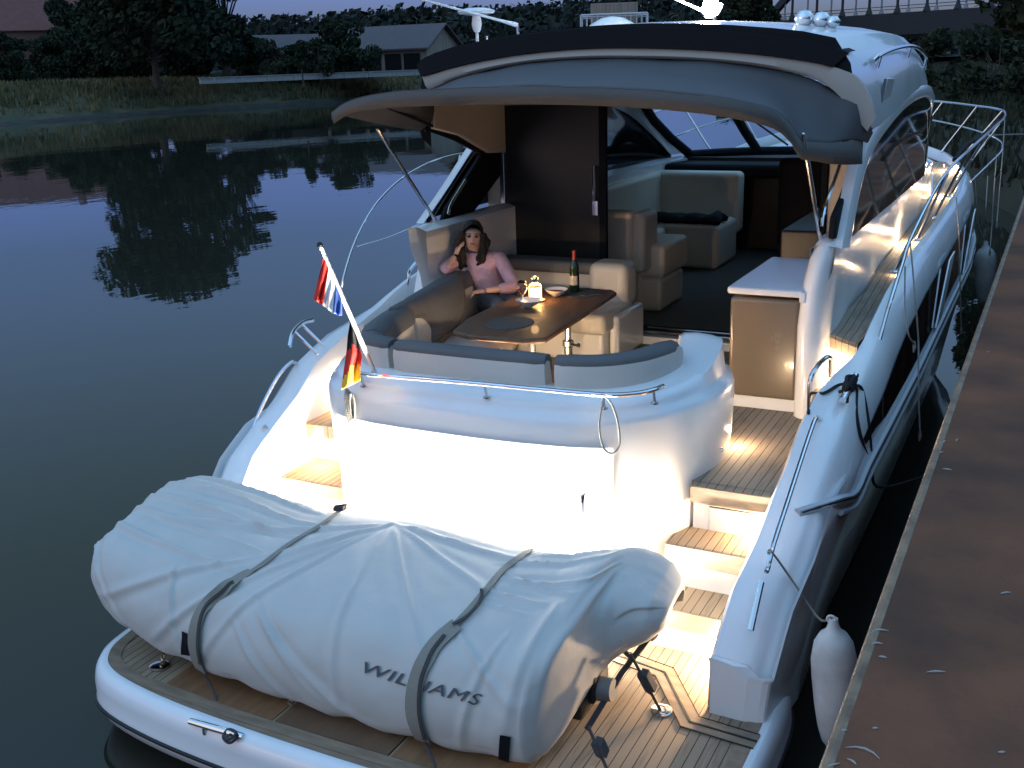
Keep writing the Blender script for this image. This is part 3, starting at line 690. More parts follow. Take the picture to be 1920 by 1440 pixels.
# ---- transom and coaming: one moulding swept in plan
plan = cat([(-1.74,6.28,0),(-1.66,6.05,0),(-1.665,5.7,0),(-1.80,5.30,0),(-2.08,5.03,0),(-2.5,4.94,0),(-3.1,4.92,0),(-3.52,4.94,0),(-3.79,5.02,0),(-3.97,5.22,0),(-4.10,5.55,0),(-4.21,6.0,0),(-4.33,6.55,0),(-4.44,7.1,0),(-4.50,7.6,0)], 8)
def outward(i):
    t = (plan[min(i+1,len(plan)-1)] - plan[max(i-1,0)]).normalized(); return Vector((t.y,-t.x,0)) * (1 if t.x < 0 or True else 1)
cen = Vector((-2.9,6.4,0))
nrm = []
for i in range(len(plan)):
    v = outward(i)
    nrm.append(v if v.dot(plan[i] - cen) > 0 else -v)
mb = MB(); rows = []
for i, (p, v) in enumerate(zip(plan, nrm)):
    fr = i/(len(plan)-1); top = 1.83 + .13*math.exp(-((fr-.04)/.085)**2) + .30*smoothstep(.88,1.0,fr)
    prof = [(-.02,.38),(-.015,.8),(-.005,1.15),(.02,1.42),(.028,1.58),(.025,1.68),(.012,1.722),(-.022,1.738),(-.030,1.765),(-.050,top-.035),(-.11,top-.014),(-.19,top),(-.27,top),(-.30,top-.02),(-.31,1.25)]
    rows.append([p + v*d + Vector((0,0,z)) for d, z in prof])
mb.grid(rows); mb.add(rows[0], [list(range(14))[::-1]]); mb.add(rows[-1], [list(range(14))])
TR = mb.build('transom_moulding', WHITE, Y, smooth=50)
# garage door on the transom, slightly proud
mb = MB(); rows = []
for k in range(17):
    x = -3.76 + 1.74*k/16; i = min(range(len(plan)), key=lambda j: abs(plan[j].x - x) + (9 if plan[j].y > 5.2 else 0)); p, v = plan[i], nrm[i]
    p = Vector((x, p.y, 0)); rows.append([p + v*(d+.012) + Vector((0,0,z)) for d, z in ((-.018,.46),(-.012,.8),(-.004,1.15),(.021,1.42),(.029,1.57))])
mb.grid(rows); mb.build('garage_door', WHITE, TR, smooth=50)
# transom hand rail
def U2(z, px, py): return U('z', z, px, py)
rail = cat([U2(1.80,655,697), U2(1.86,700,703), U2(1.87,860,716), U2(1.87,1000,729), U2(1.87,1130,740), U2(1.87,1190,738), U2(1.87,1225,731), U2(1.86,1243,724)], 6)
mb = MB(); mb.tube(rail, .0135, 10); TRr = mb.build('transom_rail', CHROME, TR)
for k in (4, 14, 24, 36): 
    mb = MB(); p = rail[min(k, len(rail)-1)]; mb.tube([p, p + Vector((0,.02,-.08))], .009, 8); mb.lathe([(0,.004),(.022,.002),(.022,-.004)], p + Vector((0,.02,-.08)), 12); mb.build('post', CHROME, TRr)
mb = MB(); q = [Vector((-2.12,4.93,1.30)), Vector((-2.12,4.88,1.33)), Vector((-2.12,4.875,1.20)), Vector((-2.12,4.87,.95)), Vector((-2.12,4.88,.84)), Vector((-2.12,4.93,.82))]; mb.tube(cat(q, 4), .013, 10); mb.build('grab_handle', CHROME, TR)
for (px, py, z) in ((1312,733,1.66),(1346,742,1.6),(1352,843,1.35)):
    mb = MB(); p = U2(z, px, py); mb.lathe([(0,.012),(.012,.008),(.014,0)], p, 10, (.6,-.8,.2)); mb.build('snap_stud', CHROME, TR)

# ---- cockpit sofa round the stern
SOFA = bpy.data.objects.new('cockpit_sofa', None); COL.objects.link(SOFA); SOFA.parent = Y; SOFA.location = Vector((-2.9,6,1.25)) - Y.location
bplan = []
for i, (p, v) in enumerate(zip(plan, nrm)): bplan.append((p - v*.235, v))
def cushion_seg(i0, i1, prof, matl, nm, parent=SOFA, shrink=.012):
    seg = bplan[i0:i1+1]; rows = []; n = len(seg)
    for k, (p, v) in enumerate(seg):
        e = min(k, n-1-k); sc = 1 if e > 1 else (.93 if e == 1 else .72)
        cz = sum(z for _, z in prof)/len(prof); cdd = sum(d for d, _ in prof)/len(prof)
        rows.append([p + v*(cdd + (d-cdd)*sc) + Vector((0,0,cz + (z-cz)*(sc if sc > .8 else .85))) for d, z in prof])
    mb = MB(); mb.grid(rows, closev=True); m_ = len(prof); mb.add(rows[0], [list(range(m_))]); mb.add(rows[-1], [list(range(m_))[::-1]])
    return mb.build(nm, matl, parent, smooth=60)
def idx(x, aft=True): return min(range(len(bplan)), key=lambda j: abs(bplan[j][0].x - x) + (9 if bplan[j][0].y > 5.6 else 0))
i_s = [6, idx(-2.42)-1, idx(-3.42), idx(-3.9)+6, 78, len(plan)-5]
i_s = [15, idx(-2.42), idx(-3.46), 72, 88, len(plan)-2]
for a, b_ in zip(i_s, i_s[1:]):
    if b_ - a < 3: continue
    cushion_seg(a + (1 if a > 15 else 0), b_, [(.045,1.80),(.055,1.93),(.045,1.975),(-.02,1.985),(-.08,1.97),(-.115,1.86),(-.13,1.66),(-.10,1.62),(0,1.62)], VINYL, 'back_cushion')
    cushion_seg(a + 1, b_, [(.047,1.935),(.050,1.972),(.03,1.998),(-.03,2.006),(-.088,1.99),(-.118,1.945),(-.132,1.885),(-.115,1.88),(-.09,1.95),(0,1.975)], CHAR, 'charcoal_cushion_top')
# seats
mb = MB(); inn = [p - v*.14 for p, v in bplan]; inn2 = [p - v*.60 for p, v in bplan]
lo, hi = 14, len(plan)-1
prof = [(.10,1.50),(.14,1.60),(.20,1.655),(.50,1.66),(.60,1.63),(.63,1.57),(.60,1.50)]
segs = [(lo, idx(-2.42)), (idx(-2.42), idx(-3.46)), (idx(-3.46), 74), (74, 90), (90, hi)]
for a, b_ in segs:
    if b_ - a < 3: continue
    rows = []
    for k in range(a, b_+1):
        p, v = bplan[k]; e = min(k-a, b_-k); sc = .97 if e else .9
        dd = 1.0 if p.y > 5.35 and p.x < -3 or True else 1
        r_ = []
        for d, z in prof:
            q = p - v*d
            r_.append(q + Vector((0,0,z if e else z-.015)))
        rows.append(r_)
    mb = MB(); mb.grid(rows, closev=True); mb.add(rows[0], [list(range(7))]); mb.add(rows[-1], [list(range(7))]); mb.build('seat_cushion', VINYL, SOFA, smooth=60)
rows = []
for k in range(lo, hi+1):
    p, v = bplan[k]; rows.append([p - v*.52 + Vector((0,0,1.25)), p - v*.54 + Vector((0,0,1.48)), p - v*.56 + Vector((0,0,1.51)), p - v*.1 + Vector((0,0,1.51))])
mb = MB(); mb.grid(rows); mb.build('seat_base', WHITE, SOFA, smooth=50)
# forward bench under the saloon door
mb = MB(); mb.box((-4.2,7.62,1.25),(-3.12,8.2,1.50)); mb.build('bench_base', WHITE, SOFA, bevel=.03, seg=3)
mb = MB(); mb.box((-4.25,7.50,1.50),(-3.06,8.15,1.665)); mb.build('seat_cushion', VINYL, SOFA, bevel=.045, seg=4)
mb = MB(); mb.box((-4.25,8.13,1.50),(-3.10,8.30,1.935)); mb.build('back_cushion', VINYL, SOFA, bevel=.06, seg=4)
mb = MB(); mb.box((-4.3,8.06,1.86),(-3.28,8.31,1.965)); mb.build('charcoal_cushion_top', CHAR, SOFA, bevel=.04, seg=3)
mb = MB(); mb.box((-3.42,8.02,1.60),(-3.08,8.32,1.975)); mb.build('end_bolster', VINYL, SOFA, bevel=.07, seg=4)
mb = MB(); mb.box((-3.10,7.70,1.25),(-3.02,8.3,1.62)); mb.build('bench_side', WHITE, SOFA, bevel=.03, seg=3)

# ---- wet bar and starboard column, side boarding moulding
WB = bpy.data.objects.new('wet_bar', None); COL.objects.link(WB); WB.parent = Y; WB.location = Vector((-1.66,7.4,1.25)) - Y.location
yb0, yb1 = 6.90, 8.05
mb = MB(); mb.box((-1.90,yb0+.02,1.25),(-1.42,yb1,1.335)); mb.build('plinth', WHITE, WB, bevel=.006)
mb = MB(); mb.box((-1.905,yb0,1.335),(-1.44,yb1,2.02)); mb.build('cabinet_front', BARFR, WB, bevel=.025, seg=4)
mb = MB(); mb.box((-1.92,yb0-.03,2.045),(-1.42,yb1+.02,2.095)); mb.build('counter', MARBLE, WB, bevel=.018, seg=3)
mb = MB(); mb.box((-1.44,yb0-.035,2.015),(-1.40,yb0+.04,2.085)); mb.build('counter_clip', WHITE, WB, bevel=.008)
# column / coaming, starboard
mb = MB(); rows = []
for z, xl, xr, yf in ((1.25,-1.44,-1.27,6.80),(1.55,-1.445,-1.28,6.82),(1.85,-1.45,-1.30,6.84),(2.1,-1.44,-1.29,6.87),(2.28,-1.41,-1.27,6.92),(2.38,-1.385,-1.25,6.98),(2.42,-1.36,-1.25,7.08)):
    rows.append([Vector((xl,8.5,z)),Vector((xl,7.2,z)),Vector((xl,yf+.06,z)),Vector((xl+.035,yf+.015,z)),Vector((xl+.08,yf,z)),Vector((xr-.03,yf+.02,z)),Vector((xr,yf+.08,z)),Vector((xr,7.3,z)),Vector((xr,8.5,z))])
mb.grid(rows); mb.add(rows[-1], [list(range(9))]); mb.build('side_column', WHITE, Y, smooth=50)
for (px, py) in ((1567,476),(1562,496)):
    p = U('x', -1.30, px, py); mb = MB(); mb.lathe([(0,.008),(.008,.006),(.010,0)], p, 8, (.8,-.5,.2)); mb.build('screw_cap', GREYPL, Y)
# cabin side wall below the windows
for s in (1, -1):
    mb = MB(); rows = []
    for y in [6.98,7.3,7.8,8.5,9.5,10.5,11.5,12.5,13.3,14.0,14.6]:
        t = smoothstep(12.2, 15, y); zt_ = min(2.37 + .05*smoothstep(8,12,y), 2.40); xi = 1.57 - .75*t; xb = interp([(6.9,1.47),(7.6,1.54),(8.3,1.60),(9,1.59),(12.5,1.58),(14.6,.9)], y)
        if y > 13.3: zt_ = 2.40 - .16*(y-13.3)
        rows.append([Vector((XC+s*max(xb, xi*.3), y, (1.60 if y < 8 else zc(y)-.12))), Vector((XC+s*(xb*.5+xi*.5), y, 2.0)), Vector((XC+s*(xi+.03), y, 2.22)), Vector((XC+s*(xi+.045), y, zt_)), Vector((XC+s*(xi-.05), y, zt_+.01)), Vector((XC+s*(xi-.12), y, zt_-.02)), Vector((XC+s*(xi-.12), y, 1.3))])
    mb.grid(rows); mb.build('cabin_side', WHITE, Y, smooth=50)
# port coaming wing between the sofa and the window
mb = MB(); mb.prism([(-4.60,7.05,1.45),(-4.60,7.20,1.85),(-4.60,7.38,2.25),(-4.60,7.50,2.34),(-4.60,8.5,2.34),(-4.60,8.5,1.45)], (.15,0,0)); mb.build('side_column', WHITE, Y, bevel=.03, seg=3)
# boarding riser under the starboard side deck and the small step by the handle
mb = MB(); mb.prism([(-1.37,7.38,1.25),(-1.37,7.38,1.66),(-1.06,7.12,1.66),(-1.06,7.12,1.25)], (0,.15,0)); mb.build('boarding_riser', WHITE, Y)
mb = MB(); mb.box((-1.31,6.62,1.40),(-1.14,7.1,1.455)); mb.build('boarding_tread', TEAKW, Y, bevel=.012)
mb = MB(); mb.box((-1.30,6.66,1.2),(-1.15,7.1,1.40)); mb.build('boarding_riser', WHITE, Y)
mb = MB(); hp = [U('x',-1.27,1518,752), U('x',-1.27,1520,712), U('x',-1.25,1532,688), U('x',-1.22,1548,671), U('x',-1.20,1557,674), U('x',-1.20,1557,705)]
mb.tube(cat(hp, 5), .016, 10); mb.build('boarding_handle', CHROME, Y)

# ---- superstructure: roof, arch, glazing
def rim(pts, y): return [U('y', y, a, b_) for a, b_ in pts]
YR = 7.25
topc = cat(rim([(781,122),(800,106),(850,90),(920,75),(1000,62),(1100,53),(1200,50),(1300,54),(1400,62),(1500,74),(1560,87),(1592,99)], YR), 5)
botc = cat(rim([(790,143),(806,139),(850,126),(920,111),(1000,99),(1100,91),(1200,90),(1300,93),(1400,100),(1480,110),(1530,118),(1562,126)], YR), 5)
lipc = cat(rim([(800,167),(815,163),(855,146),(925,128),(1000,116),(1100,109),(1200,109),(1300,112),(1400,121),(1480,135),(1530,150),(1566,172)], YR), 5)
mb = MB(); off = lambda L_, dy, dz=0: [p + Vector((0,dy,dz)) for p in L_]
mb.grid([off(topc,.25,.012), off(topc,.04,.006), topc, off(botc,-.012), off(botc,.03), off(botc,.25)]); mb.build('roof_trailing_visor', BLACKC, Y, smooth=50)
mb = MB(); mb.grid([off(botc,.03,.002), off(botc,.012,-.004), [a.lerp(b_,.75) + Vector((0,.0,0)) for a, b_ in zip(botc, lipc)], off(lipc,.015,0), off(lipc,.05,-.004), off(lipc,.12,.02)])
mb.build('roof_trailing_lip', LIPM, Y, smooth=50)
# roof loft
def roof_sec(y):
    cz = interp([(7.3,3.80),(8.2,3.835),(9.5,3.85),(10.6,3.80),(11.4,3.68),(11.9,3.56)], y)
    hw = interp([(7.3,1.64),(9,1.67),(10.5,1.65),(11.5,1.60),(12.0,1.55),(12.6,1.46),(13.2,1.34)], y)
    lo = interp([(7.3,3.08),(7.7,3.06),(8.2,3.05),(8.6,3.06),(9.5,3.17),(11,3.19),(11.6,3.10),(12.0,3.02)], y)
    out = []
    for u in [-1,-.985,-.96,-.92,-.86,-.78,-.66,-.5,-.33,-.16,0,.16,.33,.5,.66,.78,.86,.92,.96,.985,1]:
        a = abs(u); z = lo + (cz-lo)*(1 - a**2.1)**.42 if a < 1 else lo
        z = cz - .085*(a/.8)**2*1.2 if a < .8 else (cz-.102-.0) - (cz-.102-lo)*((a-.8)/.2)**2.2
        xx = u if a < .8 else math.copysign(.8 + .2*math.sin((a-.8)/.2*math.pi/2)**.8, u)
        out.append(Vector((XC - .0 + hw*xx, y, z)))
    return out
mb = MB(); ysr = [7.27,7.6,8,8.4,8.8,9.3,9.8,10.3,10.8,11.2,11.6,11.9]
mb.grid([roof_sec(y) for y in ysr]); RF = mb.build('hardtop_roof', WHITE, Y, smooth=60)
mb = MB(); se = roof_sec(7.27); mb.grid([[p + Vector((0,.002,0)) for p in se], [Vector((XC+(p.x-XC)*.985, 7.262, p.z-.03-.02)) for p in se], [Vector((XC+(p.x-XC)*.95, 7.30, min(p.z, 3.6)-.12)) for p in se]]); mb.build('roof_trailing_seal', BLACKC, RF, smooth=60)
mb = MB(); mb.grid([[p + Vector((0,0,-.07)) if abs(p.x-XC) < 1.4 else Vector((p.x*.97+XC*.03, p.y, p.z+.0)) for p in roof_sec(y)] for y in ysr]); mb.build('headlining', HEADL, RF, smooth=60)
# front of the cabin: windscreen frame and glass
WSG = mat('windscreen_glass', (.75,.82,.85), .02, trans=1, ior=1.03)
def ws(u, k):                                # u -1..1 across, k 0 top .. 1 bottom
    a = u*R(62); y = (11.9 - .55*(1-math.cos(a))*1.0)*(1-k) + (13.7 - 1.2*(1-math.cos(a)))*k; hw = 1.5*(1-k) + 1.30*k + .12*math.sin(math.pi*k)
    z = (3.55 - .22*abs(u)**2)*(1-k) + 2.42*k
    return Vector((XC + hw*math.sin(a)/math.sin(R(62)), y, z))
mb = MB(); mb.grid([[ws(u/8, k/5) for u in range(-8, 9)] for k in range(6)]); mb.build('windscreen', WSG, Y, smooth=60)
for u in (-1, -.38, .38, 1):
    if abs(u) < .5 and u > 0: continue
    mb = MB(); mb.tube([ws(u, k/4) for k in range(5)], .055, 8); mb.build('windscreen_pillar', BLACKC, Y)
for k, r in ((0,.06),(1,.05)):
    mb = MB(); mb.tube([ws(u/8, k) for u in range(-8, 9)], r, 8); mb.build('windscreen_frame', BLACKC if k else WHITE, Y)
mb = MB(); mb.grid([[ws(u/8,1) + Vector((0,dy,dz)) for u in range(-8,9)] for dy, dz in ((0,0),(.25,-.14),(.8,-.35),(1.6,-.42))]); mb.build('cabin_front', WHITE, Y, smooth=60)
for u0, u1 in ((-.15,-.52),(.5,.12)):        # wipers
    a = ws(u0, .97) + Vector((0,.06,.03)); b_ = ws(u1, .35) + Vector((0,.07,.05)); mb = MB(); mb.tube([a, a.lerp(b_,.5)+Vector((0,0,.03)), b_], .012, 6); mb.tube([b_ + Vector((-.28,-.05,.15)), b_ + Vector((.22,.05,-.13))], .010, 6); mb.build('wiper', BLACKR, Y)
# side windows with their white arch frame
arch = [(7.25,2.34),(7.38,2.50),(7.62,2.74),(8.0,2.90),(8.6,3.01),(9.5,3.115),(10.5,3.155),(11.2,3.12),(11.9,2.96),(12.5,2.66),(12.9,2.42)]
archo = [(7.02,2.36),(7.2,2.57),(7.46,2.84),(7.9,3.03),(8.5,3.13),(9.4,3.22),(10.5,3.26),(11.4,3.22),(12.15,3.05),(12.75,2.72),(13.2,2.42)]
for s in (1, -1):
    xs = lambda y, z: XC + s*((1.655 if s > 0 else 1.75) - .05*smoothstep(2.3,3.2,z)*0 - .28*smoothstep(11.3,13.6,y))
    arch_s = arch if s > 0 else [(7.46,2.34),(7.80,2.56),(8.20,2.80),(8.35,2.87)] + arch[4:]
    archo_s = archo if s > 0 else [(7.30,2.36),(7.72,2.60),(8.14,2.86),(8.3,2.95)] + archo[4:]
    A_ = cat([(0,a,b_) for a, b_ in arch_s], 4); O_ = cat([(0,a,b_) for a, b_ in archo_s], 4)
    mb = MB(); ar = [Vector((xs(p.y,p.z)-s*.01, p.y, p.z)) for p in A_]; bt = [Vector((xs(p.y,p.z)-s*.012, p.y, 2.38)) for p in A_]
    mb.grid([ar, [a.lerp(b_,.5) for a, b_ in zip(ar, bt)], bt, [b_ + Vector((-s*.03,0,0)) for b_ in bt], [a + Vector((-s*.03,0,0)) for a in ar]], closeu=True)
    mb.build('side_window', BLACKG, Y, smooth=60)
    mb = MB(); e = [Vector((xs(p.y,p.z), p.y, p.z)) for p in A_]; f = [Vector((xs(p.y,p.z)-s*.012, p.y, p.z)) for p in O_]
    mid = [a.lerp(b_,.5) + Vector((s*.022,0,0)) for a, b_ in zip(e, f)]
    mb.grid([[p + Vector((-s*.05,0,0)) for p in e], e, mid, f, [p + Vector((-s*.07,0,0)) for p in f]]); mb.build('window_arch', WHITE, Y, smooth=60)
    # rear quarter panel of dark glass descending to the coaming
    xq = XC + s*1.60
    q = [(7.00,2.42),(7.03,2.56),(7.30,2.66),(7.78,2.88),(8.12,2.90),(8.50,2.74),(8.50,2.52),(7.86,2.33),(7.45,2.36)] if s > 0 else [(7.42,2.37),(7.50,2.46),(8.14,2.84),(8.48,2.86),(8.48,2.64),(7.82,2.31)]
    mb = MB(); mb.prism([(xq, a, b_) for a, b_ in q], (-s*.045,0,0)); mb.build('quarter_panel', BLACKC, Y, bevel=.012)
    mb = MB(); hp = [(xq - s*.085, a, b_) for a, b_ in (((7.0,2.50),(7.06,2.60),(7.35,2.76),(7.68,2.93),(7.78,2.95)) if s > 0 else ((7.44,2.42),(7.50,2.50),(7.75,2.66)))]; mb.tube(cat(hp, 4), .013, 8); mb.build('quarter_handrail', CHROME, Y)
    # overhang gusset between roof and bulkhead
    g_ = [(7.30,3.10),(7.72,3.02),(8.15,2.86),(8.20,2.84),(8.5,2.82),(8.5,3.34),(7.3,3.36)]
    mb = MB(); mb.prism([(XC + s*1.57, a, b_) for a, b_ in g_], (-s*.05,0,0)); mb.build('roof_gusset', CREAM, Y, bevel=.01)
    mb = MB(); mb.ribbon([(XC + s*1.59, 7.28, 3.14),(XC + s*1.59, 7.75, 3.02),(XC + s*1.59, 8.18, 2.87),(XC + s*1.585, 8.22, 2.6)], .09, .05, Vector((s,0,.2))); mb.build('edge_seal', BLACKC, Y)
    # bulkhead pillar
    mb = MB(); x0, x1 = (XC + s*1.55, XC + s*1.72) if s < 0 else (XC + 1.26, XC + 1.54)
    mb.box((min(x0,x1),8.48,1.25),(max(x0,x1),8.60,3.5)); mb.build('bulkhead_pillar', CREAM, Y, bevel=.015)
    mb = MB(); xx = XC + s*(1.55 if s < 0 else 1.235); mb.box((xx-.022,8.46,1.25),(xx+.022,8.60,3.5)); mb.build('door_frame', DULLST if s < 0 else BLACKC, Y, bevel=.005)
# exterior rear corner of the roof (pale pillar skin)
mb = MB(); pr_out = rim([(1562,125),(1600,140),(1622,165),(1636,195),(1642,222)], YR); pr_in = rim([(1540,150),(1572,178),(1598,208),(1614,232),(1626,246)], YR)
mb.grid([off(cat(pr_out,4),.06,0), cat(pr_out,4), [a.lerp(b_,.5)+Vector((0,-.012,0)) for a, b_ in zip(cat(pr_out,4), cat(pr_in,4))], cat(pr_in,4), off(cat(pr_in,4),.1,.0)]); mb.build('roof_corner', LIPM, Y, smooth=60)
# roof grab rail, vent plate
mb = MB(); gp_ = [U('x',-1.26,1622,117),U('x',-1.25,1650,101),U('x',-1.24,1685,92),U('x',-1.22,1712,97),U('x',-1.20,1732,118),U('x',-1.2,1738,134)]
gp_ = [Vector((-1.235,7.9,3.50)),Vector((-1.22,8.15,3.545)),Vector((-1.21,8.8,3.585)),Vector((-1.21,9.6,3.60)),Vector((-1.215,10.3,3.57)),Vector((-1.23,10.9,3.50)),Vector((-1.25,11.15,3.40))]
mb.tube(cat(gp_, 5), .016, 8); GR = mb.build('roof_grab_rail', CHROME, RF)
for p in (gp_[1], gp_[3], gp_[5]): mb = MB(); mb.tube([p, p + Vector((-.02,0,-.09))], .011, 6); mb.build('post', CHROME, GR)
mb = MB(); mb.obox((-1.205,8.45,3.30), (0,.17,-.005), (.012,0,.075), (.010,0,-.002)); mb.build('vent_plate', WHITE, RF, bevel=.004)
mb = MB(); mb.obox((-1.205,8.245,3.29), (0,.025,0), (.01,0,.085), (.006,0,0)); mb.build('vent_slot', GREYPL, RF)

# ---- awning and its two poles
outer_a = [(621,212),(650,192),(700,178),(780,168),(900,163),(1030,162),(1150,165),(1280,174),(1380,188),(1450,206),(1482,232),(1494,252)]
ydst = [6.15,6.05,5.95,5.92,5.9,5.9,5.95,6.0,6.1,6.25,6.42,6.5]
oe = cat([U('y', yy_, a, b_) for (a, b_), yy_ in zip(outer_a, ydst)], 5)
inner = [Vector((p.x + (p.x-XC)*-.015, YR+.03, p.z)) for p in lipc]
inner = inner[:len(oe)] if len(inner) >= len(oe) else inner
def resample(L_, n):
    ds = [0]
    for a, b_ in zip(L_, L_[1:]): ds.append(ds[-1] + (b_-a).length)
    out = []; j = 0
    for k in range(n):
        d = ds[-1]*k/(n-1)
        while j < len(ds)-2 and ds[j+1] < d: j += 1
        t = (d-ds[j])/max(1e-9, ds[j+1]-ds[j]); out.append(L_[j].lerp(L_[j+1], t))
    return out
# starboard side of the roof edge continues down to the arch
inner_full = resample([Vector((-4.47,8.0,3.02)), Vector((-4.45,7.6,3.16))] + [Vector((p.x, YR+.03, p.z-.004)) for p in lipc] + [Vector((-1.20,YR+.05,3.33)), Vector((-1.14,7.3,3.15)), Vector((-1.12,7.35,3.06))], 61)
oe_full = resample(oe + [Vector((-1.42,6.62,3.06)), Vector((-1.30,6.9,3.03)), Vector((-1.17,7.3,3.02))], 61)
rows = []
for k in range(9):
    t = k/8; rows.append([a.lerp(b_, t) + Vector((0,0,-.035*math.sin(math.pi*t) + .012*noise.noise(Vector((a.x*3, t*3, 1))))) for a, b_ in zip(inner_full, oe_full)])
mb = MB(); mb.grid(rows); AW = mb.build('awning', GREYC, Y, smooth=70)
md = AW.modifiers.new('thick', 'SOLIDIFY'); md.thickness = .004
low = []
for i, p in enumerate(oe_full):
    fr = i/60; d = .105 - .03*smoothstep(.25,.0,fr) + .05*smoothstep(.8,1,fr)
    low.append(p + Vector((0,.02,-d)))
mb = MB(); mb.grid([oe_full, [a.lerp(b_,.5)+Vector((0,-.008,0)) for a, b_ in zip(oe_full, low)], low]); v_ = mb.build('valance', HEMC, AW, smooth=15); md = v_.modifiers.new('thick', 'SOLIDIFY'); md.thickness = .005
# underside stiffener strip at port
mb = MB(); mb.tube([oe_full[2] + Vector((0,.05,-.05)), oe_full[4] + Vector((.05,.3,-.04)), Vector((-4.42,7.4,3.10))], .012, 8); mb.build('awning_bow', BLACKC, AW)
def pole(base, top):
    d = (Vector(top)-Vector(base)); mb = MB(); mb.tube([base, Vector(base)+d*.99, top], [.015,.013,.007], 10); o = mb.build('awning_pole', CHROME, Y)
    mb = MB(); mb.lathe([(.03,0),(.032,.006),(.022,.012),(.02,.04),(.012,.05)], Vector(base)+Vector((0,0,-.02)), 12); mb.build('pole_socket', CHROME, o)
pole(U('x',-4.55,827,430), U('y',6.12,706,240)); pole(U('x',-1.37,1540,462), U('y',6.62,1506,250))

# ---- saloon door, threshold and interior
mb = MB(); mb.box((-4.41,8.50,1.30),(-3.47,8.53,3.22)); DR = mb.build('saloon_door', DOORG, Y, bevel=.004)
mb = MB(); mb.box((-3.50,8.49,1.30),(-3.44,8.54,3.22)); mb.build('door_stile', BLACKC, DR)
mb = MB(); mb.tube([(-3.535,8.46,2.42),(-3.535,8.46,2.72)], .014, 8); mb.tube([(-3.535,8.46,2.44),(-3.535,8.50,2.44)], .010, 6); mb.tube([(-3.535,8.46,2.70),(-3.535,8.50,2.70)], .010, 6); mb.box((-3.56,8.475,2.30),(-3.51,8.50,2.42)); mb.build('door_handle', CHROME, DR)
mb = MB(); mb.box((-3.47,8.30,1.25),(-1.60,8.42,1.32)); mb.build('threshold', WHITE, Y, bevel=.005)
mb = MB(); mb.box((-3.47,8.40,1.30),(-1.60,8.60,1.345)); mb.build('door_track', BLACKC, Y, bevel=.004)
mb = MB(); mb.box((-3.05,8.36,1.335),(-1.70,8.385,1.35)); mb.box((-3.05,8.455,1.345),(-1.70,8.48,1.36)); mb.build('track_strip', CHROME, Y, bevel=.002)
IN = bpy.data.objects.new('saloon', None); COL.objects.link(IN); IN.parent = Y; IN.location = Vector((-2.9,10.5,1.3)) - Y.location
mb = MB(); mb.box((-4.35,8.55,1.26),(-1.4,13.2,1.31)); mb.build('carpet', FLOORIN, IN)
mb = MB(); mb.box((-4.4,8.6,1.31),(-3.3,9.0,1.32)); mb.build('floor_mat', DARKIN, IN)
mb = MB(); mb.box((-4.42,8.62,1.3),(-4.38,13,2.35)); mb.box((-1.36,8.62,1.3),(-1.32,13,2.35)); mb.box((-4.3,12.95,1.3),(-1.4,13.0,2.4)); mb.build('lining', DARKIN, IN)
# sofas
def soft(nm, a, b_, m_, bev=.05, par=IN): mb = MB(); mb.box(a, b_); return mb.build(nm, m_, par, bevel=bev, seg=4)
SF = bpy.data.objects.new('saloon_sofa', None); COL.objects.link(SF); SF.parent = IN; SF.location = (-.9,.4,0)
soft('sofa_back', (-4.36,9.0,1.31), (-3.40,9.22,2.26), SALON, .05, SF)
soft('sofa_seat', (-4.36,9.2,1.31), (-3.40,9.95,1.78), SALON, .06, SF)
soft('armrest', (-3.44,9.05,1.70), (-3.30,9.45,2.24), SALON, .05, SF)
soft('seat_cushion', (-3.62,9.24,1.62), (-3.18,9.98,1.93), SALON, .05, SF)
soft('sofa_base', (-3.60,9.24,1.31), (-3.20,9.9,1.62), SALON, .04, SF)
soft('sofa_seat', (-4.36,9.9,1.31), (-3.9,11.7,1.76), SALON, .05, SF)
soft('sofa_seat', (-4.30,11.4,1.31), (-3.30,12.2,1.80), SALON, .06, SF)
soft('sofa_back', (-4.36,12.15,1.6), (-3.28,12.4,2.30), SALON, .06, SF)
soft('sofa_back', (-4.40,9.3,1.7), (-4.22,12.3,2.30), SALON, .05, SF)
soft('throw_pillow', (-4.2,9.35,1.80), (-3.85,9.5,2.10), mat('grey_pillow',(.12,.13,.15),.9), .06, SF)
soft('dashboard', (-4.3,12.45,2.2), (-1.5,13.3,2.36), BLACKC, .05)
soft('helm_console', (-2.75,11.8,1.31), (-1.5,12.6,2.32), DARKIN, .05)
soft('helm_seat', (-2.5,10.7,1.7), (-1.7,11.3,1.9), BLACKC, .06); soft('helm_seat_back', (-2.5,10.65,1.85), (-1.7,10.8,2.6), BLACKC, .06)
soft('galley_cabinet', (-2.0,8.7,1.31), (-1.4,10.4,2.2), DARKIN, .02)
mb = MB(); rnd = random.Random(3); rows = []
for i in range(13):
    rows.append([Vector((-4.2 + .9*i/12, 11.45 + .35*j/4, 1.82 + .13*math.sin(math.pi*(j+.5)/5)*(.6+.5*noise.noise(Vector((i*.6,j*.7,2)))) )) for j in range(5)])
mb.grid(rows); o = mb.build('jacket', BLACKC, base=(-3.75,11.6,1.8), smooth=70); tag(o, 'black jacket lying on the cream saloon sofa', 'jacket')
md = o.modifiers.new('t','SOLIDIFY'); md.thickness = .05
soft('wall_cabinet', (-2.02,12.2,2.45), (-1.42,12.6,2.9), DARKIN, .01)

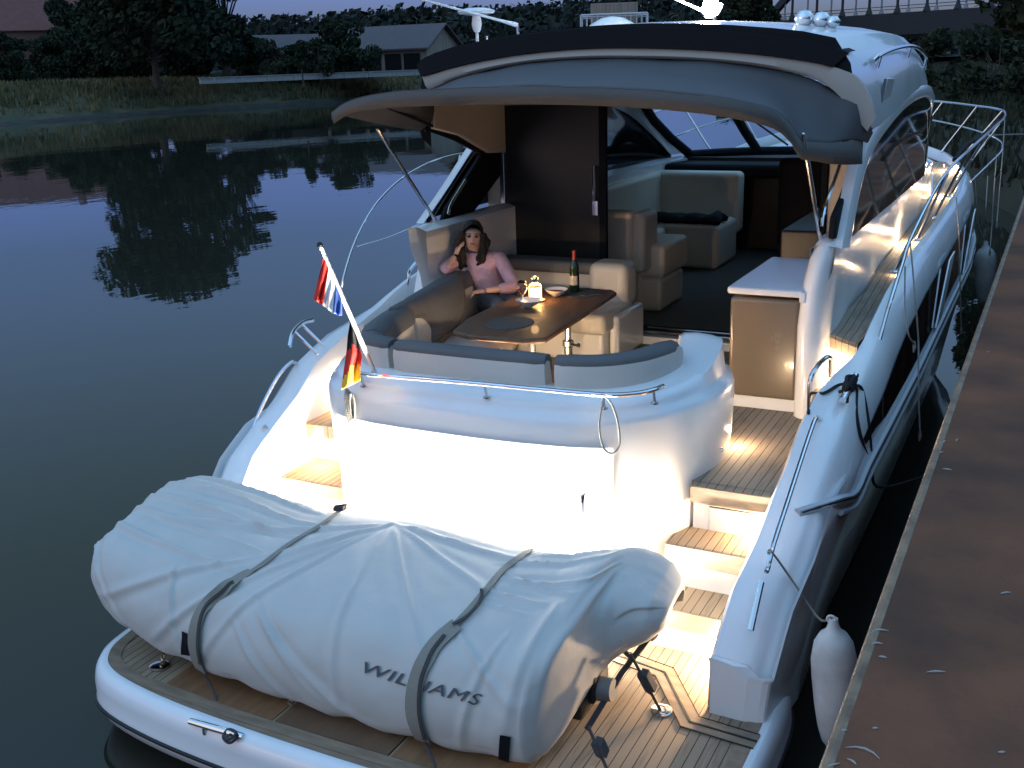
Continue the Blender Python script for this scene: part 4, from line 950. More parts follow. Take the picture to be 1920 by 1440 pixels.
# ---- rails along the decks
def railp(x, pts): return [U('x', x, a, b_) for a, b_ in pts]
r1 = [Vector((-.99,7.20,1.64)), Vector((-.965,7.38,1.86))] + railp(-.95, [(1671,560),(1690,500),(1711,440)]) + [Vector((-.88,9.7,2.56)), Vector((-.80,11.5,2.66)), Vector((-.73,13,2.73)), Vector((-.68,14.3,2.79)), Vector((-.80,15.4,2.81)), Vector((-1.22,16.5,2.82)), Vector((-1.78,17.5,2.84)), Vector((-2.35,18.2,2.85)), Vector((XC,18.5,2.86))]
r1c = cat(r1, 6)
mid = [Vector((p.x, p.y, zc(p.y) + .30)) for p in r1[6:]]
for s in (1, -1):
    fx = lambda p: p if s == 1 else Vector((2*XC - p.x, p.y, p.z))
    mb = MB(); mb.tube([fx(p) for p in r1c], .0145, 8); RL = mb.build('deck_rail', CHROME, Y)
    mb = MB(); mb.tube(cat([fx(p) for p in mid], 5), .011, 8); mb.build('mid_rail', CHROME, RL)
    for y in (8.6,9.9,11.2,12.6,14.0,15.3,16.4,17.4):
        tp = min(r1c, key=lambda p: abs(p.y - y)); bs = Vector((XC + (hb(y)-.22), y - .06, zc(y)-.01))
        mb = MB(); mb.tube([fx(bs), fx(tp)], .0125, 8); mb.lathe([(.03,0),(.03,.008),(.016,.02)], fx(bs), 10); mb.build('stanchion', CHROME, RL)
# aft guard rail at port: thin curved rail down to the coaming
pr_ = cat(railp(-4.80, [(636,592),(638,560),(643,525),(662,462),(690,405),(720,365),(760,330),(810,303),(860,289),(905,284)]), 5)
mb = MB(); mb.tube(pr_, .0085, 8); PR = mb.build('aft_guard_rail', CHROME, Y)
a = U('x',-4.8,863,290); b_ = U('x',-4.75,845,395); mb = MB(); mb.tube([a, b_], .010, 6); mb.build('stanchion', CHROME, PR)
mb = MB(); mb.tube(cat([U('x',-4.8,670,462), U('x',-4.8,740,440), U('x',-4.8,840,395)],5), .003, 5); mb.build('guard_wire', CHROME, PR)
# hand rails on the two stern quarters
def quarter(px, x, nm='quarter_rail', r=.013, lift=.0):
    mb = MB(); mb.tube(cat([U('x', x, a, b_) for a, b_ in px], 5), r, 8); return mb.build(nm, CHROME, Y)
quarter([(1538,786),(1530,784),(1520,808),(1500,868),(1475,945),(1450,1022),(1440,1063),(1437,1072)], -1.11)
quarter([(1427,1092),(1425,1100),(1415,1145),(1407,1182)], -1.13, r=.017)
quarter([(556,682),(545,680),(520,708),(490,765),(468,820),(447,860),(430,898)], -4.80)
mb = MB(); c0, c1 = U('x',-4.74,548,655), U('x',-4.74,592,608); dd = (c1-c0)
mb.tube(cat([c0 + Vector((-.02,0,.02)), c0 + dd*.3 + Vector((-.05,0,.06)), c0 + dd*.7 + Vector((-.05,0,.06)), c1 + Vector((-.02,0,.03))],4), .016, 8)
for u in (.35,.65): mb.tube([c0 + dd*u + Vector((.14,0,-.09)), c0 + dd*u + Vector((-.045,0,.06))], .012, 6)
mb.build('cleat', CHROME, Y)
CL = cleat(U('x',-1.0,1592,738) + Vector((0,0,-.02)), (.05,1,.22), .16, Y, .018, .06)

# ---- lamps fitted to the yacht
def led(p, nrm_, r=.022, m_=WARML, nm='step_lamp', en=2.0, col=WARM, off=.05, parent=Y, kind='POINT', target=None, spot=150, ls=.02):
    mb = MB(); p = Vector(p); nv = Vector(nrm_).normalized(); mb.lathe([(0,.006),(r,.004)], p, 14, nv); mb.cur = 1; mb.lathe([(r,.006),(r*1.4,.004),(r*1.45,-.002)], p, 14, nv)
    o = mb.build(nm, [m_, CHROME], parent)
    lamp('light', kind, p + nv*off, en, col, o, ls, target=target, spot=spot, blend=.8)
    return o
led((-1.235,4.98,.56), (-1,.1,.1), en=13, off=.06)            # platform, starboard
led((-1.235,5.40,.86), (-1,0,.1), en=3.5, off=.05)
led((-1.235,5.47,1.06), (-1,-.2,.1), en=4, off=.05)
led((-4.50,5.30,.80), (1,-.1,.2), en=7, off=.07)             # port passage
led((-4.50,5.62,1.06), (1,0,.2), en=3, off=.06)
led((-4.64,6.05,1.42), (1,0,.2), en=3, off=.06)
mb = MB(); mb.box((-4.80,6.55,1.60),(-4.42,7.6,1.68)); mb.build('port_deck_tread', TEAKW, Y, bevel=.01)
led((-1.275,7.02,1.50), (1,-.1,.0), r=.012, en=3.5, off=.05)  # boarding gate
led((-1.285,10.1,2.0), (1,0,.1), r=.02, en=5, off=.05)   # side deck
led((-1.285,13.1,2.05), (1,0,.1), r=.02, en=6, off=.05)
led((-1.40,15.2,2.12), (1,0,.2), r=.02, en=5, off=.06)
led(U('z',1.845,1673,521), (0,0,1), r=.016, en=.15, off=.04)
led((-3.30,5.79,1.40), (.1,1,0), en=10, off=.05)            # under the sofas
led((-2.75,5.77,1.40), (0,1,0), en=10, off=.05)
led((-1.675,6.12,1.36), (1,.2,0), r=.016, en=1.8, off=.05)
led((-1.435,7.02,1.82), (0,-1,0), r=.008, en=.05, off=.04)
# transom flood light
mb = MB(); mb.box((-3.75,4.80,.402),(-2.02,4.84,.435)); fl_ = mb.build('transom_floodlight', DULLST, Y, bevel=.004)
mb = MB(); mb.box((-3.73,4.807,.435),(-2.04,4.833,.439)); mb.build('lens', COLDL, fl_)
for x in (-3.5,-3.1,-2.7,-2.3):
    lamp('light', 'AREA', (x,4.82,.445), 50, (1,.93,.80), fl_, .40, (x,4.99,1.05), sizey=.025)
# mast lamp on the roof
ml = thing('deck_floodlight', 'bright lit floodlight on the cabin roof', 'lamp', (-2.35,8.3,3.84)) if False else None
fp = U('y', 8.4, 1333, 12)
mb = MB(); mb.tube([(fp.x+.03, 8.4, 3.83), (fp.x+.03, 8.4, fp.z-.05)], .014, 8); mb.tube(cat([(fp.x-.07,8.4,3.9),(fp.x-.02,8.38,3.86),(fp.x+.05,8.4,3.88),(fp.x+.09,8.4,3.95)],4), .012, 6); RLm = mb.build('roof_floodlight', CHROME, RF)
mb = MB(); mb.lathe([(0,.06),(.05,.045),(.066,0),(.05,-.045),(0,-.06)], fp, 16); mb.build('lamp_head', COLDL, RLm)
lamp('light', 'POINT', fp + Vector((0,-.12,.0)), 5, (1,.97,.9), RLm, .06)
# dome aerials, whip aerials, horns on the roof
rp = lambda px, py, y: U('y', y, px, py)
def dome():
    c = rp(893, 22, 8.6); mb = MB(); mb.lathe([(0,.035),(.09,.03),(.155,.012),(.165,0),(.15,-.018),(.05,-.03),(.035,-.035)], c, 28); o = mb.build('dome_aerial', CERAM, RF)
    mb = MB(); mb.lathe([(.035,-.03),(.045,-.10),(.035,-.15),(.022,-.17)], c, 16); mb.tube([c + Vector((0,0,-.16)), Vector((c.x, c.y, 3.66))], .014, 8); mb.build('aerial_post', CERAM, o)
dome()
a = rp(970, 47, 8.3); b_ = rp(700, -25, 7.6); mb = MB(); mb.tube([a, a.lerp(b_,.12), b_], [.02,.011,.007], 8); o = mb.build('whip_aerial', CERAM, RF)
mb = MB(); mb.tube([a + Vector((0,0,.02)), Vector((a.x+.01, a.y, 3.70))], .014, 8); mb.build('aerial_bracket', CHROME, o)
a = rp(1322, 22, 8.6); b_ = rp(1230, -18, 8.2); mb = MB(); mb.tube([a, b_], [.014,.007], 8); mb.build('whip_aerial', CERAM, RF)
mb = MB(); c = rp(1148, 46, 9.3); mb.lathe([(0,.10),(.10,.085),(.20,.03),(.24,-.03),(.25,-.10)], Vector((c.x, 9.3, 3.84)), 24); mb.build('satellite_dome', CERAM, RF)
mb = MB(); p = rp(913, 68, 8.3); mb.tube([(p.x,p.y,3.62),(p.x,p.y,p.z)], .008, 6); mb.build('small_light', CERAM, RF)
for k, (px, py, rr) in enumerate(((1508,36,.07),(1540,38,.065),(1562,42,.05))):
    c = rp(px, py, 8.2); mb = MB(); mb.lathe([(0,rr*.95),(rr*.6,rr*.78),(rr,rr*.25),(rr*1.02,0),(rr*.8,-rr*.45),(rr*.35,-rr*.8),(.02,-rr*1.5)], c, 20); mb.tube([c + Vector((0,0,-rr)), Vector((c.x, c.y, 3.72))], .02, 8); mb.build('searchlight', CHROME, RF)

# ================================================================ COVERED TENDER on the platform
CSH = lambda x: x if x > -4.4 else -4.4 + (x+4.4)*.70
TN = thing('covered_tender', 'tender boat under a pale grey cover strapped across the swim platform', 'tender', (-3.2, 4.3, .41))
ST = [  # x, y aft, y far, z bottom, z top, drop of the far hem
 (-5.07,4.12,4.44,.78,.90),(-5.045,4.00,4.55,.74,.98),(-4.99,3.90,4.68,.70,1.07),(-4.88,3.82,4.74,.66,1.14),(-4.7,3.74,4.76,.62,1.17),(-4.45,3.69,4.76,.57,1.175),(-4.1,3.66,4.75,.50,1.16),(-3.7,3.65,4.74,.46,1.12),(-3.35,3.64,4.73,.44,1.145),(-3.05,3.64,4.73,.43,1.17),(-2.7,3.64,4.73,.43,1.15),(-2.35,3.65,4.74,.43,1.125),(-2.05,3.66,4.78,.44,1.12),(-1.92,3.68,4.82,.45,1.145),(-1.87,3.76,4.84,.47,1.145),(-1.845,3.90,4.86,.50,1.145),(-1.825,4.07,4.87,.56,1.14),(-1.80,4.22,4.88,.63,1.135),(-1.75,4.32,4.90,.69,1.125),(-1.68,4.38,4.91,.75,1.10),(-1.60,4.43,4.90,.80,1.06),(-1.545,4.50,4.86,.84,1.00),(-1.52,4.58,4.80,.87,.95)]
ST = [(CSH(q_[0]),) + q_[1:] for q_ in ST]
def tab(i, x): return interp([(s[0], s[i]) for s in ST], x)
SX = [s[0] for s in ST]
def csec(x, m_=150):
    a, f, b_, t = [tab(i, x) for i in (1,2,3,4)]; w = f-a; h = t-b_
    cp = [(a+.09*w,b_),(a+.03*w,b_+.10*h),(a,b_+.30*h),(a+.035*w,b_+.52*h),(a+.15*w,b_+.73*h),(a+.42*w,b_+.89*h),(a+.76*w,t),(a+.92*w,b_+.91*h),(f,b_+.62*h),(f-.02*w,b_+.28*h),(f-.08*w,b_+.02*h)]
    return [Vector((x, p.x, p.y)) for p in resample(cat([(p[0], p[1], 0) for p in cp], 8), m_)]
xsn = []
for a, b_ in zip(SX, SX[1:]):
    n = max(2, int((b_-a)/.013)); xsn += [a + (b_-a)*k/n for k in range(n)]
xsn.append(SX[-1])
rnd = random.Random(12)
folds = []
P1 = (-3.07, .60)                           # peak over the console; v = 0 aft hem .. 1 far hem
for (x1, v1, am, w) in ((-4.6,.10,.020,.018),(-4.2,.05,.018,.016),(-3.8,.08,.016,.015),(-3.9,.30,.020,.018),(-4.5,.42,.020,.018),(-2.2,.58,.022,.018),(-2.3,.45,.018,.016),(-2.4,.2,.014,.02),(-2.9,.05,.012,.02)):
    folds.append((P1[0], P1[1], x1, v1, w, am))
for (x0, v0, x1, v1, am, w) in ((-3.55,.62,-4.95,.72,.026,.02),(-3.5,.56,-5.0,.62,.024,.018),(-3.5,.50,-5.0,.52,.022,.018),(-3.6,.42,-4.9,.44,.018,.016),(-3.6,.34,-4.95,.34,.020,.018),(-3.7,.66,-4.8,.84,.02,.02),
      (-3.55,.30,-3.0,.06,.018,.018),(-3.5,.26,-2.75,.02,.016,.02),(-3.6,.22,-3.2,.02,.018,.018),(-4.1,.3,-3.9,.05,.02,.02),(-4.9,.35,-4.5,.05,.02,.014),(-4.97,.4,-4.6,.08,.018,.014),(-4.95,.3,-4.35,.05,.016,.016),
      (-2.35,.5,-1.8,.52,.018,.014),(-2.4,.55,-1.85,.62,.020,.014),(-2.4,.46,-2.0,.44,.018,.012),(-2.3,.6,-1.7,.70,.018,.014),(-2.35,.42,-2.05,.40,.014,.010),(-2.3,.52,-1.9,.47,.016,.010),
      (-2.4,.34,-1.95,.16,.016,.016),(-1.95,.45,-2.0,.1,.02,.03),(-1.8,.5,-1.88,.2,.018,.02),(-2.1,.35,-2.25,.03,.014,.018),(-4.3,.6,-4.95,.55,.014,.014)):
    folds.append((x0, v0, x1, v1, w, am))
def fold_d(x, v):
    d = 0
    X_, V_ = x, v*1.9
    for (x0, v0, x1, v1, w, am) in folds:
        ax_, ay_ = x1-x0, (v1-v0)*1.9; L2 = ax_*ax_+ay_*ay_; t = ((X_-x0)*ax_ + (V_-v0*1.9)*ay_)/L2
        if -.05 < t < 1.05:
            dx, dy = X_-(x0+t*ax_), V_-(v0*1.9+t*ay_); dist = (ax_*dy-ay_*dx)/math.sqrt(L2)
            e = math.sin(math.pi*max(0,min(1,t)))**.5; ww = .95*w*(.7+1.1*t)
            d += .85*am*e*(1.15*math.exp(-(abs(dist)/(.72*ww))**1.5) - .65*math.exp(-((dist-1.5*ww)/(1.1*ww))**2) - .35*math.exp(-((dist+1.7*ww)/(1.3*ww))**2))
    return d
rows = [csec(x) for x in xsn]; nv = 150; out = []
for i, r in enumerate(rows):
    rr = []
    for j, p in enumerate(r):
        a = rows[max(i-1,0)][j]; b_ = rows[min(i+1,len(rows)-1)][j]; c = r[max(j-1,0)]; d = r[min(j+1,nv-1)]
        n = (b_-a).cross(d-c); n = n.normalized() if n.length > 1e-9 else Vector((0,0,1))
        if n.dot(p - Vector((p.x, 4.3, .8))) < 0: n = -n
        v = j/(nv-1); ed = min(1, min(i, len(rows)-1-i)/6)
        w_ = noise.noise(Vector((p.x*2.2, v*5, 3)))*.010 + noise.noise(Vector((p.x*6+v*8, v*11-p.x*3, 7)))*.005
        hem = (.010*math.sin(p.x*17) + .008*noise.noise(Vector((p.x*9,1,1)))) if v < .06 else 0
        rr.append(p + n*(fold_d(p.x, v) + w_)*ed + Vector((0,0,hem)))
    out.append(rr)
mb = MB(); mb.grid(out); CV = mb.build('cover', COVER, TN, smooth=80)
md = CV.modifiers.new('thick', 'SOLIDIFY'); md.thickness = .004; md.offset = -1
flat = [p for r in out for p in r]; fs = [(i*nv+j, i*nv+j+1, (i+1)*nv+j+1, (i+1)*nv+j) for i in range(len(out)-1) for j in range(nv-1)]
CB = BVHTree.FromPolygons(flat, fs)
def oncover(px, py, lift=.006):
    h = CB.ray_cast(CAM, ray(px, py))
    if h[0] is None: return None, None
    n = h[1]; n = n if n.dot(ray(px, py)) < 0 else -n
    return h[0] + n*lift, n
def strap(pix, w, t, m_, nm, par, lift=.007):
    P_, N_ = [], []
    for (a, b_) in [(p.x, p.y) for p in cat([(a, b_, 0) for a, b_ in pix], 8)]:
        p, n = oncover(a, b_, lift)
        if p is not None: P_.append(p); N_.append(n)
    sm = P_[:]
    for _ in range(3): sm = [sm[0]] + [(sm[i-1]+sm[i]*2+sm[i+1])/4 for i in range(1, len(sm)-1)] + [sm[-1]]
    sn = N_[:]
    for _ in range(6): sn = [sn[0]] + [((sn[i-1]+sn[i]*2+sn[i+1])/4).normalized() for i in range(1, len(sn)-1)] + [sn[-1]]
    mb = MB(); mb.ribbon([p + n*.004 for p, n in zip(sm, sn)], w, t, sn); o = mb.build(nm, m_, par, smooth=50); return o, sm
o1, s1 = strap([(636,962),(600,988),(540,1024),(490,1062),(455,1085)], .028, .004, STRAP, 'tie_down_strap', TN)
o2, s2 = strap([(470,1075),(430,1098),(395,1128),(374,1160),(366,1200),(372,1238),(384,1262)], .075, .006, STRAP, 'strap_sleeve', TN, .010)
strap([(440,1092),(405,1120),(382,1155),(376,1200),(380,1240)], .018, .004, STRAPD, 'strap_webbing', o2, .019)
o3, s3_ = strap([(1016,1018),(985,1040),(950,1065),(920,1098),(890,1135),(860,1168),(845,1182)], .036, .004, STRAP, 'tie_down_strap', TN)
strap([(905,1108),(903,1130),(880,1160),(852,1176)], .016, .005, STRAPD, 'strap_loop', o3, .022)
o4, s4 = strap([(856,1175),(822,1205),(795,1245),(780,1290),(777,1335),(788,1372),(800,1392)], .082, .006, STRAP, 'strap_sleeve', TN, .010)
strap([(835,1195),(808,1232),(792,1280),(790,1335),(800,1380)], .018, .004, STRAPD, 'strap_webbing', o4, .019)
for pix in ([(350,1186),(349,1226)], [(948,1378),(945,1425)]):
    strap([pix[0], ((pix[0][0]+pix[1][0])/2, (pix[0][1]+pix[1][1])/2), pix[1]], .05, .004, BLACKC, 'cover_tab', CV, .006)
# ratchet at the head of the strap
p = s1[0]; mb = MB(); mb.obox(p + Vector((.0,.01,.02)), (.035,0,.005), (0,.02,0), (0,0,.012)); mb.tube([p + Vector((-.03,0,.03)), p + Vector((.05,.01,.05))], .006, 6); mb.build('ratchet', STRAPD, o1)
# lettering on the cover
cu = bpy.data.curves.new('letters', 'FONT'); cu.body = 'WILLIAMS'; cu.size = 1; cu.shear = .35; cu.offset = .0; cu.extrude = 0; cu.fill_mode = 'FRONT'; cu.space_character = 1.08
to = bpy.data.objects.new('letters_tmp', cu); COL.objects.link(to); bpy.context.view_layer.update()
tm = bpy.data.meshes.new_from_object(to.evaluated_get(bpy.context.evaluated_depsgraph_get()))
bm = bmesh.new(); bm.from_mesh(tm); bmesh.ops.triangulate(bm, faces=bm.faces); 
for _ in range(5):
    bmesh.ops.subdivide_edges(bm, edges=[e for e in bm.edges if e.calc_length() > .045], cuts=1); bmesh.ops.triangulate(bm, faces=bm.faces)
xs_ = [v.co.x for v in bm.verts]; x0, x1 = min(xs_), max(xs_); ht = max(v.co.y for v in bm.verts)
mb = MB(); vs = []; vs2 = []
for v in bm.verts:
    u = (v.co.x - x0)/(x1-x0); k = v.co.y/ht
    px = 684 + 220*u; py = 1261 + 62*u - 21*k + 3*math.sin(u*3) ; px += 2*k
    q, n = oncover(px, py, .010); q2, n2 = oncover(px+1.1, py+.5, .0115); vs.append(q if q is not None else Vector((0,0,-5))); vs2.append(q2 if q2 is not None else Vector((0,0,-5)))
mb.add(vs, [[v.index for v in f.verts] for f in bm.faces]); mb.add(vs2, [[v.index for v in f.verts] for f in bm.faces]); bm.free(); bpy.data.objects.remove(to)
mb.build('lettering', mat('grey_print', (.07,.075,.085), .7), CV, smooth=0)
# tender hull and stern gear seen under the raised end of the cover
mb = MB(); rows = []
for x, a, f, b_, t in ((-4.95,4.1,4.6,.72,.9),(-4.6,3.95,4.7,.58,.95),(-4.0,3.86,4.76,.48,.92),(-3.0,3.84,4.78,.45,.92),(-2.2,3.86,4.78,.45,.92),(-1.93,3.98,4.8,.47,.92)):
    rows.append([Vector((x,a+.1,b_)),Vector((x,a,b_+.15)),Vector((x,a+.05,t)),Vector((x,f-.05,t)),Vector((x,f,b_+.15)),Vector((x,f-.1,b_))])
mb.grid(rows, closev=True); mb.add(rows[-1], [list(range(6))]); mb.build('hull', BLACKR, TN, smooth=40)
mb = MB(); mb.box((-1.95,4.25,.50),(-1.80,4.45,.66)); mb.box((-1.94,4.15,.46),(-1.83,4.3,.56)); mb.build('stern_bracket', BLACKR, TN, bevel=.015)
mb = MB(); mb.lathe([(.0,.10),(.055,.10),(.062,.05),(.062,-.05),(.05,-.09),(0,-.09)], (-1.83,4.33,.55), 16, (1,0,.1)); mb.build('jet_nozzle', GREYPL, TN)
# lifting sling frame
g0, g1, g2 = U('y',4.16,1100,1368), U('y',4.42,1165,1262), U('y',4.55,1228,1180)
mb = MB(); mb.ribbon([g0, g1, g2], .028, .012, Vector((.5,-.6,.6))); mb.ribbon([U('y',4.50,1148,1182), U('y',4.46,1160,1212), U('y',4.42,1182,1232), g1+Vector((.02,.02,.02))], .022, .012, Vector((.5,-.6,.6))); mb.tube([U('y',4.5,1138,1195), U('y',4.5,1150,1185), U('y',4.5,1160,1192), U('y',4.48,1156,1206)], .012, 6); mb.build('sling_bar', STRAPD, TN)
mb = MB(); q = [Vector(U('y',y,a,b_)) for a, b_, y in ((1196,1168,4.62),(1222,1160,4.66),(1228,1196,4.6),(1222,1204,4.58))]; mb.prism(q, (.01,.03,.0)); mb.build('end_patch', STRAPD, CV)
def lashing(a, b_, par, nm='lashing_strap', m_=STRAPD):
    a, b_ = Vector(a), Vector(b_); d = b_-a; mb = MB(); mb.tube([a, b_], .008, 6); mb.tube([a+d*.30, a+d*.36, a+d*.62, a+d*.70], [.010,.024,.024,.010], 8); mb.obox(a+d*.48+Vector((.02,0,.01)), d*.14, Vector((.018,.0,.0)), Vector((0,.018,.01))); o = mb.build(nm, m_, par); return o
l1 = lashing(U('y',4.40,1182,1226), U('z',.43,1238,1332), TN); mb = MB(); p = U('z',.42,1241,1336); mb.tube([p + Vector((.02*math.cos(a),.0,.02+.02*math.sin(a))) for a in [k*.7 for k in range(10)]], .004, 6); mb.build('hook', CHROME, l1)
l2 = lashing(U('z',.60,1103,1362), U('z',.42,1140,1446), TN)
for (x, y) in ((-4.15,4.0),(-2.6,4.0),(-2.6,4.6),(-4.15,4.6)):
    mb = MB(); mb.box((x-.06,y-.12,.404),(x+.06,y+.12,.50)); mb.build('chock', BLACKR, TN, bevel=.012)
# cord from the strap to the platform cleat
cp_ = [s2[-1], U('y',3.66,398,1290), U('y',3.56,418,1345), U('z',.40,432,1378)]
mb = MB(); mb.tube(cat(cp_, 6), .007, 7); mb.tube(cat([cp_[-1]+Vector(v_) for v_ in ((0,0,0),(.03,.02,-.01),(.02,-.03,-.02),(-.03,-.02,-.01),(-.03,.02,.01),(.03,.01,.015),(.02,-.03,.0),(-.02,-.02,.0))],5), .008, 7); mb.build('lashing_cord', STRAPD, TN)
mb = MB(); mb.tube(cat([s4[-1], U('y',3.62,806,1412), U('y',3.55,815,1436), U('y',3.50,822,1470)], 5), .008, 7); mb.build('lashing_cord', STRAPD, TN)
# brass coloured chain with shackle at the port bow
c0, c1 = U('z',.42,303,1248), U('y',3.95,313,1192); mb = MB()
for k in range(5):
    c = c0.lerp(c1, (k+.3)/5); tw = Vector((1,0,0)) if k % 2 else Vector((0,1,0)); ax_ = (c1-c0).normalized()
    mb.tube([c + tw*.011*math.cos(a) + ax_*.022*math.sin(a) for a in [2*math.pi*j/12 for j in range(12)]], .0045, 6, closed=True)
mb.build('shackle_chain', BRASS, TN)
mb = MB(); c = U('z',.43,545,1318); mb.tube([c + Vector((.016*math.cos(a),0,.016*math.sin(a))) for a in [2*math.pi*j/12 for j in range(12)]], .004, 6, closed=True); mb.build('cover_ring', CHROME, CV)

# ================================================================ FLAGS, ROPES, FENDERS
base = U('z',1.80,706,706); tip = U('y',4.42,600,460)
FS = thing('flag_staff', 'white flag staff leaning aft from the port end of the transom rail', 'flagpole', base)
d = tip-base
mb = MB(); mb.tube([base, base+d*.5, tip], [.013,.012,.010], 10); mb.build('staff', CERAM, FS)
mb = MB(); mb.lathe([(0,.02),(.014,.012),(.017,0),(.012,-.012)], tip, 10, d); mb.build('finial', BLACKR, FS)
mb = MB(); mb.tube([base + Vector((0,0,-.03)), base+d*.05], .018, 10); mb.lathe([(.03,.0),(.03,.006),(.018,.012)], base+Vector((0,.02,-.05)), 12); mb.build('socket', CHROME, FS)
mb = MB(); off_ = Vector((.018,-.01,.004)); mb.tube([base+d*.06+off_, base+d*.5+off_*1.2, base+d*.93+off_*.6], .003, 5); mb.build('halyard', ROPEW, FS)
def flag(hoist, fly, bands, nm, lab, fold=.012, seed=0, y0=4.5, waves=5):
    rows = []; n = 30; m_ = 16
    for i in range(n+1):
        u = i/n; h = interp3(hoist, u); f = interp3(fly, u); row = []
        for j in range(m_+1):
            v = j/m_; p = (h[0]+(f[0]-h[0])*v, h[1]+(f[1]-h[1])*v); yy = h[2] + (f[2]-h[2])*v
            q = U('y', yy + fold*math.sin(u*waves*2*math.pi + v*2 + seed)*(.25+v), *p); row.append(q)
        rows.append(row)
    mb = MB(); nb = len(bands)
    for i in range(n):
        mb.cur = min(nb-1, int(nb*(i+.5)/n)); mb.grid(rows[i:i+2])
    o = mb.build(nm, bands, smooth=80, base=(rows[0][0])); tag(o, lab, 'flag'); md = o.modifiers.new('t','SOLIDIFY'); md.thickness = .0015
    return o
def interp3(pts, u):
    k = u*(len(pts)-1); i = min(int(k), len(pts)-2); t = k-i; return [a+(b_-a)*t for a, b_ in zip(pts[i], pts[i+1])]
flag([(607,478,4.46),(616,502,4.50),(628,530,4.56),(641,562,4.62)], [(588,562,4.42),(606,572,4.45),(624,588,4.47),(641,592,4.56)], [RED, WHT, BLU], 'red_white_blue_flag', 'small red, white and blue flag drooping from the staff top')
flag([(655,606,4.72),(663,626,4.76),(672,652,4.80)], [(640,730,4.72),(652,727,4.73),(677,712,4.78)], [FBLK, RED, FGLD], 'x', 'x') if False else None
rows = []
def band_flag():
    n = 24; m_ = 12; rr = []
    for i in range(n+1):
        v = i/n; L0 = interp3([(657,600,4.80),(652,628,4.78),(650,655,4.76),(645,690,4.74),(640,731,4.72)], v); R0 = interp3([(664,612,4.82),(674,650,4.84),(679,668,4.84),(676,690,4.82),(676,713,4.80)], v)
        rr.append([U('y', L0[2]+(R0[2]-L0[2])*j/m_ + .014*math.sin(j/m_*9+v*2), L0[0]+(R0[0]-L0[0])*j/m_, L0[1]+(R0[1]-L0[1])*j/m_) for j in range(m_+1)])
    mb = MB()
    for i in range(n):
        mb2 = rr[i:i+2]
        for j in range(m_):
            s_ = i/n + .10*math.sin(j/m_*3.1+.4) - (.10 if j < 4 else 0) + (.12 if j > 8 else 0)
            mb.cur = 0 if s_ < .42 else (1 if s_ < .78 else 2); mb.grid([mb2[0][j:j+2], mb2[1][j:j+2]])
    o = mb.build('black_red_gold_flag', [FBLK, RED, FGLD], smooth=80, base=rr[0][0]); md = o.modifiers.new('t','SOLIDIFY'); md.thickness = .0015
    tag(o, 'furled black, red and gold flag hanging low beside the staff', 'flag')
band_flag()
# rope hank on the rail and loop on the transom
mb = MB()
for k in range(5):
    c = U('y',4.92,652+k*3.2,760); mb.tube([c + Vector((.016*math.cos(a),-.012*k*.4,.105*math.sin(a)*(1-.06*k))) for a in [2*math.pi*j/20 for j in range(20)]], .0055, 6, closed=True)
tag(mb.build('rope_hank', ROPEW), 'small white rope hank hanging at the port end of the transom rail', 'rope')
mb = MB(); mb.tube(cat([U('y',4.99,1128,738), U('y',4.96,1136,744), U('y',4.92,1148,760), U('y',4.90,1158,790), U('y',4.89,1162,830), U('y',4.87,1150,850), U('y',4.87,1132,840), U('y',4.88,1124,800), U('y',4.93,1130,752)],6), .0055, 6)
tag(mb.build('rope_loop', ROPEW), 'thin pale rope looped over the transom rail above the grab handle', 'rope')
# black mooring line at the quarter cleat
cl = U('x',-1.0,1592,738)
mb = MB(); rnd = random.Random(4)
dcl = Vector((.05,1,.22)).normalized(); ucl = Vector((1,0,0)).cross(dcl).normalized(); scl = dcl.cross(ucl)
for u_, r_ in ((-.05,.030),(-.025,.034),(0,.038),(.022,.034),(.048,.030),(.07,.028)):
    mb.tube([cl + Vector((0,0,.055)) + dcl*(u_ + .006*math.sin(a)) + (ucl*math.cos(a) + scl*math.sin(a))*(r_*.8) for a in [2*math.pi*j/14 for j in range(14)]], .0105, 7, closed=True)
for sg in (-1, 1):
    mb.tube(cat([cl + Vector((0,0,.07)) + dcl*.08*sg*-1, cl + Vector((.02*sg,0,.10)), cl + Vector((.0,0,.07)) + dcl*.08*sg, cl + Vector((-.045,0,.03)) + dcl*.05*sg], 5), .0105, 7)
def onhull(px, py, lift=.014):
    h = bvh.ray_cast(CAM, ray(px, py)); return h[0] - ray(px, py)*lift if h[0] is not None else U('x', -.95, px, py)
ha = U('x',-1.25,1519,745)
mb.tube(cat([cl + Vector((0,0,.06)), onhull(1572,722,.03), onhull(1545,737,.03), ha + Vector((-.0,0,.02)), U('x',-1.18,1516,775)],6), .0095, 7)
e1 = onhull(1634,872)
for pix in (((1606,730),(1606,775),(1617,830)), ((1615,728),(1626,775),(1632,830))):
    mb.tube(cat([cl + Vector((.02,0,.05))] + [onhull(a_, c_) for a_, c_ in pix] + [e1],6), .0105, 7)
mb.tube(cat([e1, e1 + Vector((.05,.2,-.22)), (-.45,7.4,.85), (-.2,8.2,.8)],6), .0095, 7)
tag(mb.build('mooring_line', ROPEB), 'black mooring rope tied round the starboard stern cleat', 'rope')
